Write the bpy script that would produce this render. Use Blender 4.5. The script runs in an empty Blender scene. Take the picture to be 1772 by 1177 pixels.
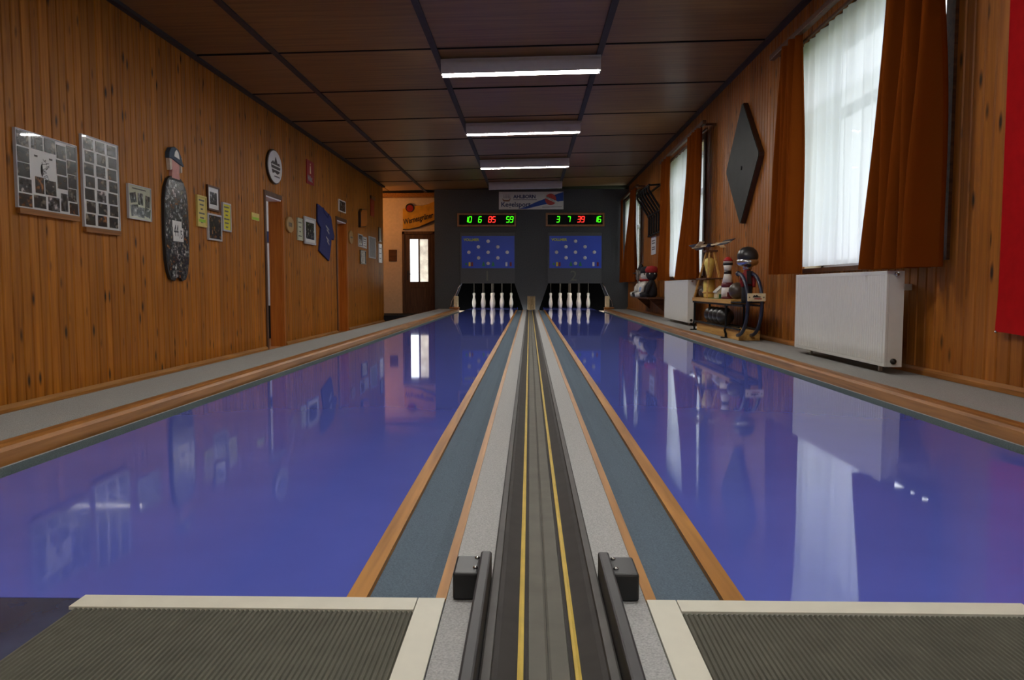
import bpy, math, random
from mathutils import Vector, Matrix
R = math.radians
random.seed(7)
sc = bpy.context.scene
col = sc.collection

# ------------------------------------------------------------------ camera, world, exposure
cam = bpy.data.objects.new('camera', bpy.data.cameras.new('camera'))
col.objects.link(cam)
cam.location = (0, 0, .56)
cam.rotation_euler = (R(90 - 3.9356), 0, R(1.2891))
cam.data.sensor_width = 36
cam.data.lens = 1330 / 1772 * 36
cam.data.clip_start = .02
sc.camera = cam
sc.view_settings.view_transform = 'Standard'
sc.view_settings.look = 'None'
sc.view_settings.gamma = 1
sc.view_settings.use_curve_mapping = False
sc.view_settings.exposure = 0
TUBE = 105          # brightness of the fluorescent tubes
w = bpy.data.worlds.new('overcast_sky'); sc.world = w; w.use_nodes = True
nt = w.node_tree
bg = nt.nodes['Background']; bg.inputs[0].default_value = (.90, .96, 1, 1); bg.inputs[1].default_value = 3.2

# ------------------------------------------------------------------ materials
def lin(c):
    return tuple(((v / 255) / 12.92 if v / 255 <= .04045 else ((v / 255 + .055) / 1.055) ** 2.4) for v in c) + (1,)
MAT = {}
def new_mat(name):
    m = bpy.data.materials.new(name); m.use_nodes = True
    MAT[name] = m
    return m, m.node_tree.nodes, m.node_tree.links, m.node_tree.nodes['Principled BSDF']
def plain(name, rgb, rough=.6, metal=0, var=.12, scale=18, bump=0, spec=.5, emit=0, coat=0):
    m, n, l, b = new_mat(name)
    c = lin(rgb)
    b.inputs['Roughness'].default_value = rough
    b.inputs['Metallic'].default_value = metal
    b.inputs['Specular IOR Level'].default_value = spec
    b.inputs['Coat Weight'].default_value = coat
    tc = n.new('ShaderNodeTexCoord')
    nz = n.new('ShaderNodeTexNoise'); nz.inputs['Scale'].default_value = scale; nz.inputs['Detail'].default_value = 4
    l.new(tc.outputs['Object'], nz.inputs['Vector'])
    rp = n.new('ShaderNodeValToRGB')
    rp.color_ramp.elements[0].position = .3; rp.color_ramp.elements[1].position = .7
    rp.color_ramp.elements[0].color = tuple(v * (1 - var) for v in c[:3]) + (1,)
    rp.color_ramp.elements[1].color = tuple(min(1, v * (1 + var)) for v in c[:3]) + (1,)
    l.new(nz.outputs['Fac'], rp.inputs[0]); l.new(rp.outputs[0], b.inputs['Base Color'])
    if bump:
        bp = n.new('ShaderNodeBump'); bp.inputs['Strength'].default_value = bump; bp.inputs['Distance'].default_value = .01
        l.new(nz.outputs['Fac'], bp.inputs['Height']); l.new(bp.outputs[0], b.inputs['Normal'])
    if emit:
        b.inputs['Emission Color'].default_value = c; b.inputs['Emission Strength'].default_value = emit
    return m
def wood(name, light, dark, knot=None, rough=.4, axis='Z', grain=1.0, rnd=.35, spec=.25, ysc=1):
    """grained wood; every object gets its own shade and its own knots"""
    m, n, l, b = new_mat(name)
    b.inputs['Roughness'].default_value = rough; b.inputs['Specular IOR Level'].default_value = spec
    tc = n.new('ShaderNodeTexCoord'); oi = n.new('ShaderNodeObjectInfo')
    mul = n.new('ShaderNodeMath'); mul.operation = 'MULTIPLY'; mul.inputs[1].default_value = 37
    l.new(oi.outputs['Random'], mul.inputs[0])
    add = n.new('ShaderNodeVectorMath'); add.operation = 'ADD'
    l.new(tc.outputs['Object'], add.inputs[0]); l.new(mul.outputs[0], add.inputs[1])
    mp = n.new('ShaderNodeMapping')
    s = {'X': (1.1, 22, 22), 'Y': (22, 1.1, 22), 'Z': (22, 22, 1.1)}[axis]
    mp.inputs['Scale'].default_value = (s[0] * grain, s[1] * grain * ysc, s[2] * grain)
    l.new(add.outputs[0], mp.inputs['Vector'])
    nz = n.new('ShaderNodeTexNoise'); nz.inputs['Scale'].default_value = 1.6; nz.inputs['Detail'].default_value = 5; nz.inputs['Distortion'].default_value = .6
    l.new(mp.outputs[0], nz.inputs['Vector'])
    rp = n.new('ShaderNodeValToRGB')
    rp.color_ramp.elements[0].position = .30; rp.color_ramp.elements[1].position = .68
    rp.color_ramp.elements[0].color = lin(dark); rp.color_ramp.elements[1].color = lin(light)
    l.new(nz.outputs['Fac'], rp.inputs[0])
    hsv = n.new('ShaderNodeHueSaturation')
    mr = n.new('ShaderNodeMapRange'); mr.inputs['To Min'].default_value = 1 - rnd; mr.inputs['To Max'].default_value = 1 + rnd * .6
    l.new(oi.outputs['Random'], mr.inputs['Value']); l.new(mr.outputs[0], hsv.inputs['Value'])
    l.new(rp.outputs[0], hsv.inputs['Color'])
    out = hsv.outputs[0]
    if knot:
        mk = n.new('ShaderNodeMapping')
        k = {'X': (1.5, 9, 9), 'Y': (9, 1.5, 9), 'Z': (9, 9 * ysc, 3.0)}[axis]
        mk.inputs['Scale'].default_value = k
        l.new(add.outputs[0], mk.inputs['Vector'])
        vo = n.new('ShaderNodeTexVoronoi'); vo.inputs['Scale'].default_value = 1.0
        l.new(mk.outputs[0], vo.inputs['Vector'])
        kr = n.new('ShaderNodeValToRGB')
        kr.color_ramp.elements[0].position = .07; kr.color_ramp.elements[1].position = .2
        kr.color_ramp.elements[0].color = (1, 1, 1, 1); kr.color_ramp.elements[1].color = (0, 0, 0, 1)
        l.new(vo.outputs['Distance'], kr.inputs[0])
        mx = n.new('ShaderNodeMix'); mx.data_type = 'RGBA'
        l.new(kr.outputs[0], mx.inputs[0]); l.new(out, mx.inputs[6]); mx.inputs[7].default_value = lin(knot)
        out = mx.outputs[2]
    l.new(out, b.inputs['Base Color'])
    return m
def carpet(name, rgb, var=.22, scale=260):
    m = plain(name, rgb, rough=.95, var=var, scale=scale, bump=.35, spec=.1)
    return m
def photo_mat(name, tint, contrast=1.0, scale=22):
    """a photographic print: dark blurry shapes, another one on every object"""
    m, n, l, b = new_mat(name)
    b.inputs['Roughness'].default_value = .25
    tc = n.new('ShaderNodeTexCoord'); oi = n.new('ShaderNodeObjectInfo')
    mul = n.new('ShaderNodeMath'); mul.operation = 'MULTIPLY'; mul.inputs[1].default_value = 91
    l.new(oi.outputs['Random'], mul.inputs[0])
    add = n.new('ShaderNodeVectorMath'); add.operation = 'ADD'
    l.new(tc.outputs['Object'], add.inputs[0]); l.new(mul.outputs[0], add.inputs[1])
    nz = n.new('ShaderNodeTexNoise'); nz.inputs['Scale'].default_value = scale; nz.inputs['Detail'].default_value = 3
    l.new(add.outputs[0], nz.inputs['Vector'])
    rp = n.new('ShaderNodeValToRGB'); cr = rp.color_ramp
    cr.elements[0].position = .40; cr.elements[0].color = lin((14, 13, 12))
    cr.elements[1].position = .74; cr.elements[1].color = lin(tuple(min(255, v * contrast) for v in tint))
    e = cr.elements.new(.56); e.color = lin(tuple(v * .36 for v in tint))
    l.new(nz.outputs['Fac'], rp.inputs[0]); l.new(rp.outputs[0], b.inputs['Base Color'])
    return m
def emitter(name, rgb, strength):
    m, n, l, b = new_mat(name)
    b.inputs['Base Color'].default_value = lin(rgb)
    b.inputs['Emission Color'].default_value = lin(rgb); b.inputs['Emission Strength'].default_value = strength
    return m
def sheer(name, rgb, transp, transl):
    """thin cloth: some light passes straight, some is scattered through, some back"""
    m, n, l, b = new_mat(name)
    n.remove(b); out = n['Material Output']
    tc = n.new('ShaderNodeTexCoord'); mp = n.new('ShaderNodeMapping'); mp.inputs['Scale'].default_value = (1, 60, .8)
    l.new(tc.outputs['Object'], mp.inputs[0])
    nz = n.new('ShaderNodeTexNoise'); nz.inputs['Scale'].default_value = 1.0; nz.inputs['Detail'].default_value = 2
    l.new(mp.outputs[0], nz.inputs['Vector'])
    df = n.new('ShaderNodeBsdfDiffuse'); df.inputs[0].default_value = lin(rgb)
    ts = n.new('ShaderNodeBsdfTranslucent'); ts.inputs[0].default_value = lin(rgb)
    tr = n.new('ShaderNodeBsdfTransparent'); tr.inputs[0].default_value = (1, 1, 1, 1)
    m1 = n.new('ShaderNodeMixShader'); m1.inputs[0].default_value = transl
    l.new(df.outputs[0], m1.inputs[1]); l.new(ts.outputs[0], m1.inputs[2])
    m2 = n.new('ShaderNodeMixShader')
    if transp:
        mr = n.new('ShaderNodeMapRange'); mr.inputs['To Min'].default_value = transp * .6; mr.inputs['To Max'].default_value = transp * 1.4
        l.new(nz.outputs['Fac'], mr.inputs[0]); l.new(mr.outputs[0], m2.inputs[0])
    else:
        m2.inputs[0].default_value = 0
    l.new(m1.outputs[0], m2.inputs[1]); l.new(tr.outputs[0], m2.inputs[2]); l.new(m2.outputs[0], out.inputs[0])
    return m
def glass(name, refl=.08):
    m, n, l, b = new_mat(name)
    n.remove(b); out = n['Material Output']
    tr = n.new('ShaderNodeBsdfTransparent'); gl = n.new('ShaderNodeBsdfGlossy'); gl.inputs['Roughness'].default_value = .03
    lw = n.new('ShaderNodeLayerWeight'); lw.inputs[0].default_value = .5
    pw = n.new('ShaderNodeMath'); pw.operation = 'POWER'; pw.inputs[1].default_value = 5; l.new(lw.outputs['Facing'], pw.inputs[0])
    fr = n.new('ShaderNodeMath'); fr.operation = 'MULTIPLY_ADD'; fr.inputs[1].default_value = .5; fr.inputs[2].default_value = refl * .3; l.new(pw.outputs[0], fr.inputs[0])
    mx = n.new('ShaderNodeMixShader'); l.new(fr.outputs[0], mx.inputs[0])
    l.new(tr.outputs[0], mx.inputs[1]); l.new(gl.outputs[0], mx.inputs[2]); l.new(mx.outputs[0], out.inputs[0])
    return m

wood('pine', (182, 115, 30), (142, 84, 16), (44, 24, 8), rough=.5, ysc=.1, rnd=.2)
wood('pine_red', (172, 106, 38), (138, 80, 24), (36, 18, 8), rough=.46, ysc=.1, rnd=.22)
wood('pine_beam', (164, 108, 52), (122, 76, 28), None, rough=.45, axis='Y', rnd=.1)
wood('oak_strip', (186, 130, 58), (144, 94, 34), None, rough=.45, axis='Y', rnd=.1)
wood('lining', (194, 118, 46), (162, 90, 28), None, rough=.4, rnd=.1)
wood('light_wood', (212, 168, 96), (176, 126, 62), None, rough=.5, axis='Y', rnd=.15)
wood('brown_frame', (104, 66, 40), (68, 40, 24), None, rough=.4, axis='X', rnd=.1)
wood('hardboard', (148, 108, 60), (118, 82, 42), None, rough=.42, axis='X', grain=.5, rnd=.12, spec=.35)
wood('dark_door', (102, 72, 52), (74, 50, 36), None, rough=.45, rnd=.05)
plain('joint_dark', (12, 9, 7), rough=.9)
plain('batten', (52, 46, 40), rough=.7)
plain('dark_plaster', (78, 79, 80), rough=.9, var=.18, scale=60, bump=.25, spec=.2)
plain('dark_flap', (82, 83, 84), rough=.8, var=.1, scale=40)
plain('black_pit', (5, 5, 5), rough=1, spec=.02)
plain('salmon_plaster', (206, 180, 150), rough=.9, var=.06)
plain('white_plaster', (225, 224, 226), rough=.9, var=.03)
plain('pine_plain', (150, 92, 36), rough=.6)
plain('lane_blue', (90, 102, 194), rough=.035, var=.05, scale=3, spec=.5)
carpet('carpet_grey', (178, 178, 176)); carpet('carpet_shelf', (152, 151, 147)); carpet('carpet_teal', (94, 108, 120)); carpet('carpet_gutter', (96, 108, 110))
carpet('carpet_dark', (40, 40, 42))
plain('approach_blue', (62, 68, 92), rough=.22, var=.35, scale=5)
plain('rubber_mat', (82, 80, 68), rough=.8, var=.12)
plain('strip_white', (222, 218, 200), rough=.5, var=.04)
plain('rail_rubber', (62, 59, 57), rough=.75, var=.1, spec=.15)
plain('rail_grey', (104, 102, 94), rough=.75, var=.08, spec=.12)
plain('rail_lip', (94, 92, 90), rough=.7, var=.08, spec=.15)
plain('yellow_line', (214, 184, 84), rough=.5, var=.1)
plain('black_plastic', (22, 22, 24), rough=.45, var=.1)
plain('black_board', (44, 42, 44), rough=.55, var=.15)
plain('steel', (190, 190, 188), rough=.25, metal=1)
plain('pin_white', (232, 226, 214), rough=.3, var=.02)
plain('cord', (120, 116, 108), rough=.8)
plain('fixture_white', (205, 203, 198), rough=.5, var=.04)
plain('tube_off', (190, 192, 192), rough=.3)
emitter('tube_on', (255, 252, 247), TUBE)
plain('panel_blue', (42, 74, 190), rough=.5, var=.12, scale=1.5)
plain('dome_white', (214, 214, 214), rough=.35)
plain('indicator_green', (30, 120, 84)); plain('indicator_yellow', (220, 190, 40)); plain('indicator_red', (110, 24, 34)); plain('indicator_white', (220, 222, 226))
plain('letter_yellow', (190, 196, 40), var=.02)
plain('display_frame', (140, 92, 48), rough=.5, var=.2)
plain('display_face', (16, 22, 20), rough=.7, spec=.15)
plain('number_outline', (104, 104, 92), rough=.6)
emitter('digit_green', (70, 255, 20), 1.3); emitter('digit_red', (255, 50, 40), 1.6)
plain('banner_white', (214, 214, 208), rough=.6, var=.03); plain('banner_navy', (34, 48, 92)); plain('banner_blue', (24, 66, 150)); plain('banner_red', (176, 58, 54)); plain('banner_grey', (150, 150, 148)); plain('banner_brown', (140, 104, 76))
plain('radiator_white', (224, 224, 216), rough=.35, var=.02)
plain('valve_dark', (60, 56, 50), rough=.4, metal=.6)
sheer('net_cloth', (246, 249, 253), .07, .66)
sheer('orange_cloth', (116, 56, 15), 0, .12)
plain('red_flag', (168, 10, 14), rough=.9, var=.08, spec=.1)
glass('window_glass')
plain('cream_paint', (226, 206, 170), rough=.6)
plain('white_card', (226, 226, 220), rough=.3, var=.02)
plain('black_ink', (20, 20, 20)); plain('grey_ink', (90, 88, 80))
photo_mat('photo_dark', (120, 108, 92)); photo_mat('photo_bw', (170, 170, 164)); photo_mat('photo_warm', (170, 120, 70)); photo_mat('photo_mixed', (180, 166, 160), 1.15)
for _n, _t, _c in (('dark', (150, 138, 118), 1), ('bw', (210, 210, 204), 1), ('warm', (200, 130, 70), 1), ('mixed', (226, 214, 208), 1.1)): photo_mat('print_' + _n, _t, _c, 2.1)
plain('yellow_paper', (214, 196, 110), var=.05); plain('bright_yellow', (214, 206, 40), var=.06); plain('lime', (150, 196, 40)); plain('pale_green', (192, 194, 166), var=.06)
plain('silver_frame', (190, 192, 194), rough=.35, var=.03)
plain('skin_pink', (206, 150, 140)); plain('cap_blue', (50, 70, 88)); plain('hair_pale', (210, 196, 176))
plain('navy_shirt', (34, 40, 92), rough=.85, var=.1)
plain('sign_red', (156, 20, 26), rough=.4)
plain('post_wood', (160, 138, 100), rough=.4, var=.3, scale=30)
plain('tan_wood', (170, 136, 84), var=.1)
plain('gold_sign', (206, 150, 52), rough=.18, var=.2, scale=6); plain('sign_dark', (40, 26, 18), rough=.3); plain('sign_seal', (150, 30, 28), rough=.3)
emitter('warm_bulb', (255, 192, 116), 175)
plain('slate', (44, 47, 44), rough=.55, spec=.12, var=.2, scale=4); plain('dark_edge', (66, 38, 22), rough=.5)
plain('wrought_black', (18, 18, 19), rough=.6, spec=.2); plain('hoop_blue', (30, 36, 58), rough=.35)
plain('ball_black', (40, 39, 38), rough=.36, var=.1); plain('ball_brown', (74, 66, 58), rough=.3, var=.2)
plain('yellow_pin', (234, 208, 110), rough=.4, var=.06); plain('maroon', (94, 24, 34), rough=.45); plain('bright_red', (180, 30, 36), rough=.4)
plain('cream', (222, 202, 160), rough=.5); plain('turf_green', (40, 96, 52), rough=.9); plain('vest_red', (130, 18, 18), rough=.7)
plain('doll_white', (206, 202, 192), rough=.9, var=.15); plain('doll_dark', (32, 30, 32), rough=.9); plain('doll_check', (120, 140, 176), rough=.9, var=.5, scale=60); plain('doll_hair', (112, 104, 96), rough=1, var=.4, scale=60); plain('doll_red', (150, 30, 30), rough=.9); plain('doll_face', (206, 176, 150), rough=.8)
plain('grass', (70, 96, 44), rough=1, var=.3, scale=3); plain('leaf_green', (60, 92, 40), rough=.9, var=.45, scale=6, bump=1); plain('bark', (70, 54, 40), rough=1)
plain('rubble', (232, 220, 208), rough=1, var=.3, scale=5, bump=.6)

# ------------------------------------------------------------------ mesh building
class MB:
    def __init__(s): s.v = []; s.f = []
    def add(s, v, f):
        o = len(s.v); s.v += [tuple(p) for p in v]; s.f += [tuple(i + o for i in q) for q in f]; return s
    def box(s, x0, x1, y0, y1, z0, z1):
        return s.add([(x0, y0, z0), (x1, y0, z0), (x1, y1, z0), (x0, y1, z0), (x0, y0, z1), (x1, y0, z1), (x1, y1, z1), (x0, y1, z1)],
                     [(0, 3, 2, 1), (4, 5, 6, 7), (0, 1, 5, 4), (1, 2, 6, 5), (2, 3, 7, 6), (3, 0, 4, 7)])
    def prism(s, pts, axis, a, b):
        """polygon in the two other axes (in x,y,z order), extruded along axis"""
        mk = {'x': lambda p, q: (q, p[0], p[1]), 'y': lambda p, q: (p[0], q, p[1]), 'z': lambda p, q: (p[0], p[1], q)}[axis]
        n = len(pts)
        v = [mk(p, a) for p in pts] + [mk(p, b) for p in pts]
        f = [tuple(range(n)), tuple(range(2 * n - 1, n - 1, -1))]
        f += [(i, i + n, (i + 1) % n + n, (i + 1) % n) for i in range(n)]
        return s.add(v, f)
    def lathe(s, prof, c=(0, 0, 0), n=20, axis='z', sx=1, sy=1):
        v = []
        for r, z in prof:
            for i in range(n):
                a = 2 * math.pi * i / n
                p = (r * math.cos(a) * sx, r * math.sin(a) * sy, z)
                if axis == 'x': p = (p[2], p[0], p[1])
                if axis == 'y': p = (p[0], p[2], p[1])
                v.append((p[0] + c[0], p[1] + c[1], p[2] + c[2]))
        m = len(prof); f = []
        for j in range(m - 1):
            for i in range(n):
                k = (i + 1) % n
                f.append((j * n + i, j * n + k, (j + 1) * n + k, (j + 1) * n + i))
        f.append(tuple(range(n - 1, -1, -1))); f.append(tuple((m - 1) * n + i for i in range(n)))
        return s.add(v, f)
    def ball(s, c, r, n=20, sz=1, sx=1, sy=1):
        m = n // 2
        prof = [(max(r * math.sin(math.pi * j / m), 1e-4), -r * math.cos(math.pi * j / m) * sz) for j in range(m + 1)]
        return s.lathe(prof, c, n, 'z', sx, sy)
    def tube(s, pts, r, n=8, closed=False):
        pts = [Vector(p) for p in pts]; m = len(pts); rings = []
        rr = r if isinstance(r, (list, tuple)) else [r] * m
        u = None
        for i, p in enumerate(pts):
            a = pts[(i - 1) % m] if (i or closed) else p
            b = pts[(i + 1) % m] if (i < m - 1 or closed) else p
            t = (b - a).normalized()
            if u is None:
                u = t.cross(Vector((0, 0, 1)))
                if u.length < .05: u = t.cross(Vector((1, 0, 0)))
            u = u - t * u.dot(t); u.normalize(); w_ = t.cross(u)
            rings.append([p + (u * math.cos(2 * math.pi * k / n) + w_ * math.sin(2 * math.pi * k / n)) * rr[i] for k in range(n)])
        v = [q for g in rings for q in g]; f = []
        for i in range(m if closed else m - 1):
            for k in range(n):
                k2 = (k + 1) % n; j = (i + 1) % m
                f.append((i * n + k, i * n + k2, j * n + k2, j * n + k))
        if not closed:
            f.append(tuple(range(n - 1, -1, -1))); f.append(tuple((m - 1) * n + k for k in range(n)))
        return s.add(v, f)
    def bar(s, p, q, w_, h_):
        """square bar from p to q"""
        p = Vector(p); q = Vector(q); t = (q - p).normalized()
        u = t.cross(Vector((0, 0, 1)))
        if u.length < .05: u = Vector((1, 0, 0))
        u.normalize(); k = u.cross(t)
        v = [o + u * a * w_ / 2 + k * b * h_ / 2 for o in (p, q) for a, b in ((-1, -1), (1, -1), (1, 1), (-1, 1))]
        return s.add(v, [(3, 2, 1, 0), (4, 5, 6, 7), (0, 1, 5, 4), (1, 2, 6, 5), (2, 3, 7, 6), (3, 0, 4, 7)])
    def mesh(s, name, mat, off=(0, 0, 0), smooth=False):
        me = bpy.data.meshes.new(name)
        me.from_pydata([(a - off[0], b - off[1], c - off[2]) for a, b, c in s.v], [], s.f)
        me.materials.append(MAT[mat])
        import bmesh
        bm = bmesh.new(); bm.from_mesh(me); bmesh.ops.recalc_face_normals(bm, faces=bm.faces); bm.to_mesh(me); bm.free()
        if smooth:
            for p in me.polygons: p.use_smooth = True
        return me
    def build(s, name, mat, parent=None, smooth=False, bev=0, loc=None):
        """one mesh object; coordinates are world ones, origin at loc (or the parent's)"""
        base = wloc(parent)
        if loc is None: loc = base if parent else centre(s.v)
        me = s.mesh(name, mat, loc, smooth)
        o = bpy.data.objects.new(name, me); col.objects.link(o)
        o.location = [loc[i] - base[i] for i in range(3)]
        o.parent = parent
        if bev:
            b = o.modifiers.new('bevel', 'BEVEL'); b.width = bev; b.segments = 2; b.limit_method = 'ANGLE'
        return o
def centre(v):
    xs, ys, zs = zip(*v)
    return ((min(xs) + max(xs)) / 2, (min(ys) + max(ys)) / 2, min(zs))
def wloc(o):
    p = Vector((0, 0, 0))
    while o: p += o.location; o = o.parent
    return p
def tag(o, label=None, cat=None, group=None, kind=None):
    for k, v in (('label', label), ('category', cat), ('group', group), ('kind', kind)):
        if v: o[k] = v
    return o
def thing(name, loc, label, cat, group=None):
    o = bpy.data.objects.new(name, None); o.empty_display_size = .1; col.objects.link(o); o.location = loc
    return tag(o, label, cat, group)
def copy_tree(o, parent=None):
    c = o.copy(); col.objects.link(c); c.parent = parent
    for ch in list(o.children): copy_tree(ch, c)
    return c
def inst(src, name, loc, parent, scale=(1, 1, 1)):
    """another object on the same mesh; loc in world space"""
    o = bpy.data.objects.new(name, src); col.objects.link(o)
    b = wloc(parent); o.location = [loc[i] - b[i] for i in range(3)]; o.scale = scale; o.parent = parent
    return o
def lettering(txt, size, mat, parent, origin, xdir, zdir, name='lettering', depth=.002, shear=0, bold=0, squeeze=1):
    """flat letters on a plane: origin = lower left corner, xdir along the text, zdir up"""
    cu = bpy.data.curves.new(name, 'FONT'); cu.body = txt; cu.size = size; cu.extrude = depth; cu.shear = shear; cu.offset = bold
    cu.resolution_u = 3
    t = bpy.data.objects.new(name, cu); col.objects.link(t)
    dg = bpy.context.evaluated_depsgraph_get()
    me = bpy.data.meshes.new_from_object(t.evaluated_get(dg)); bpy.data.objects.remove(t); bpy.data.curves.remove(cu)
    x = Vector(xdir).normalized(); z = Vector(zdir).normalized(); n_ = x.cross(z)
    b = wloc(parent)
    for v in me.vertices:
        p = Vector(origin) + x * v.co.x * squeeze + z * v.co.y + n_ * v.co.z
        v.co = p - b
    me.materials.clear(); me.materials.append(MAT[mat])
    o = bpy.data.objects.new(name, me); col.objects.link(o); o.parent = parent
    return o
def struct(o, label=None, cat=None): return tag(o, label, cat, kind='structure')

# ------------------------------------------------------------------ main measures
XL, XR = -3.5, 2.45           # side walls
YE, YD, YB = 18.45, 19.2, 20.0  # end of left wall, machine wall, rear wall
Y0 = -3.2                      # wall behind the camera
ZF = -.28                      # aisle floor beside the lanes
FOUL = 1.335
CX = .042                      # middle of the ball return track
def zc(x): return 3.026 + .0205 * x     # the ceiling slopes a little

# ------------------------------------------------------------------ floors
m = MB().box(XL, -.149, Y0, FOUL - .002, -.06, 0).box(.209, XR, Y0, FOUL - .002, -.06, 0).box(-.149, .209, Y0, -.302, -.06, 0)
fl = struct(m.build('floor', 'approach_blue'), 'dark blue glossy approach floor in front of the foul line', 'floor')
m = MB().box(-6.2, -2.25, FOUL, 18.4, ZF - .05, ZF); struct(m.build('floor_aisle', 'pine_plain'), 'lower wooden aisle floor along the left wall', 'floor')
m = MB().box(-5.2, -2.25, 18.4, YB + .14, ZF - .05, -.12); struct(m.build('floor_landing', 'carpet_dark'), 'dark raised landing before the rear door', 'floor')

# ------------------------------------------------------------------ walls of boards
def board_mesh(h, mat, facing):
    """tongue-and-groove board, width 1 (scaled), chamfered edges, facing +x or -x"""
    t, c = .018, .06
    pts = [(0, -.5), (t * .62, -.5), (t, -.5 + c), (t, .5 - c), (t * .62, .5), (0, .5)]
    mb = MB().prism([(x * facing, y) for x, y in pts], 'z', 0, h)
    return mb.mesh('board', mat)
_bm = {}
def boards(parent, x, y0, y1, holes, mat, facing, zbot, ztop, wmin=.088, wmax=.115):
    y = y0
    while y < y1 - .02:
        wd = min(random.uniform(wmin, wmax), y1 - y)
        yc = y + wd / 2
        spans = [(zbot, ztop)]
        for (a, b, c, d) in holes:
            if a < yc < b:
                spans = [(lo, hi) for lo, hi in ((zbot, c), (d, ztop)) if hi - lo > .03]
        for lo, hi in spans:
            k = (round(hi - lo, 2), mat, facing)
            if k not in _bm: _bm[k] = board_mesh(hi - lo, mat, facing)
            inst(_bm[k], 'board', (x, yc, lo), parent, (1, wd - .008, 1))
        y += wd
def slab_with_holes(name, x0, x1, y0, y1, z0, z1, holes, mat):
    mb = MB(); y = y0
    for (a, b, c, d) in sorted(holes):
        mb.box(x0, x1, y, a, z0, z1)
        if c > z0: mb.box(x0, x1, a, b, z0, c)
        if d < z1: mb.box(x0, x1, a, b, d, z1)
        y = b
    mb.box(x0, x1, y, y1, z0, z1)
    return mb.build(name, mat, loc=((x0 + x1) / 2, (y0 + y1) / 2, z0))

DOORS = [(10.20, 10.86, ZF, 1.78), (13.97, 14.70, ZF, 1.78)]
WINS = [(4.66, 7.0, .72, 2.62), (10.95, 13.2, .72, 2.62), (17.1, 19.1, .72, 2.62), (-1.1, 1.25, .72, 2.62)]  # the last window is out of view, added to light the near floor
wl = struct(slab_with_holes('wall_left', XL - .17, XL - .02, Y0, YE, ZF, 3.0, DOORS, 'joint_dark'), 'left wall of upright varnished pine boards', 'wall')
boards(wl, XL - .018, 1.4, YE, DOORS, 'pine', 1, ZF, 2.955)
plain_l = MB().box(XL - .02, XL, Y0, 1.4, ZF, 2.955).build('board_panel', 'pine_plain', wl)
wr = struct(slab_with_holes('wall_right', XR + .02, XR + .30, Y0, YB + .2, -.1, 3.12, WINS, 'joint_dark'), 'right wall of upright knotty pine boards with windows', 'wall')
boards(wr, XR + .018, 1.4, YD, WINS, 'pine_red', -1, .02, 3.075)
MB().box(XR, XR + .02, 1.25, 1.4, .02, 3.07).box(XR, XR + .02, Y0, -1.1, 0, 3.07).box(XR, XR + .02, -1.1, 1.25, 0, .72).box(XR, XR + .02, -1.1, 1.25, 2.62, 3.07).build('board_panel', 'pine_plain', wr)
struct(MB().box(XL - .17, XR + .3, Y0 - .15, Y0, ZF, 3.12).build('wall_front', 'pine_plain'), 'wooden wall at the players end of the hall', 'wall')
# rear part of the hall
bwm = MB().box(-5.2, -3.30, YB, YB + .15, ZF, 3.12).box(-3.30, -2.44, YB, YB + .15, 2.0, 3.12).box(-2.44, XR + .3, YB + 1.8, YB + 1.95, -.4, 3.12).box(-2.44, -2.36, YB, YB + 1.8, ZF, 3.12)
struct(bwm.build('wall_back', 'salmon_plaster'), 'salmon plastered rear wall with the brown door', 'wall')
struct(MB().box(-5.3, -5.2, YE - .15, YB + .15, ZF, 3.12).box(-5.2, XL - .17, YE - .15, YE, ZF, 3.12).build('wall_recess', 'salmon_plaster'), 'plastered side of the recess by the rear door', 'wall')
# machine wall with two trapezoid openings
OPEN = [(-1.68, -.37, -1.93, -.16), (.47, 1.77, .25, 2.01)]
mw = MB()
mw.box(-2.36, XR, YD, YD + .09, .66, zc(-2.36) - .005)
for a, b in ((-2.36, (-1.68, -1.93)), ):
    mw.prism([(-2.36, -.1), (-1.93, -.1), (-1.93, .02), (-1.68, .66), (-2.36, .66)], 'y', YD, YD + .09)
mw.prism([(-.16, -.1), (.25, -.1), (.25, .02), (.47, .66), (-.37, .66), (-.16, .02)], 'y', YD, YD + .09)
mw.prism([(2.01, -.1), (XR, -.1), (XR, .66), (1.77, .66), (2.01, .02)], 'y', YD, YD + .09)
mw.box(-2.36, -2.27, YD + .09, YB, -.1, zc(-2.36) - .005)
struct(mw.build('wall_machine', 'dark_plaster'), 'dark grey plastered wall over the pin pits', 'wall')
pit = MB().box(-2.26, XR, 21.65, 21.7, -.1, 1.6).box(-2.26, XR, YD + .1, 21.65, 1.1, 1.12).box(-2.26, -2.2, YD + .1, 21.65, -.1, 1.1).box(XR - .06, XR, YD + .1, 21.65, -.1, 1.1).box(0, .09, YD + .1, 21.65, -.1, 1.1)
struct(pit.build('wall_pit', 'black_pit'), 'black lining of the pin pits', 'wall')

# ------------------------------------------------------------------ ceiling: panels and battens
ce = MB().add([(-5.3, Y0, zc(-5.3) + .03), (XR + .3, Y0, zc(XR + .3) + .03), (XR + .3, YB + 2, zc(XR + .3) + .03), (-5.3, YB + 2, zc(-5.3) + .03),
               (-5.3, Y0, zc(-5.3) + .1), (XR + .3, Y0, zc(XR + .3) + .1), (XR + .3, YB + 2, zc(XR + .3) + .1), (-5.3, YB + 2, zc(-5.3) + .1)],
              [(0, 1, 2, 3), (4, 7, 6, 5), (0, 4, 5, 1), (1, 5, 6, 2), (2, 6, 7, 3), (3, 7, 4, 0)]).build('ceiling', 'joint_dark', loc=(0, 8, 3.05))
struct(ce, 'brown hardboard panel ceiling with dark battens', 'ceiling')
colx = [(-5.2, XL + .0), (XL, -2.62), (-2.62, -.98), (-.98, .74), (.74, XR)]
_pm = {}
ys = [8.07 + 1.6 * k for k in range(-7, 8)]
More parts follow.
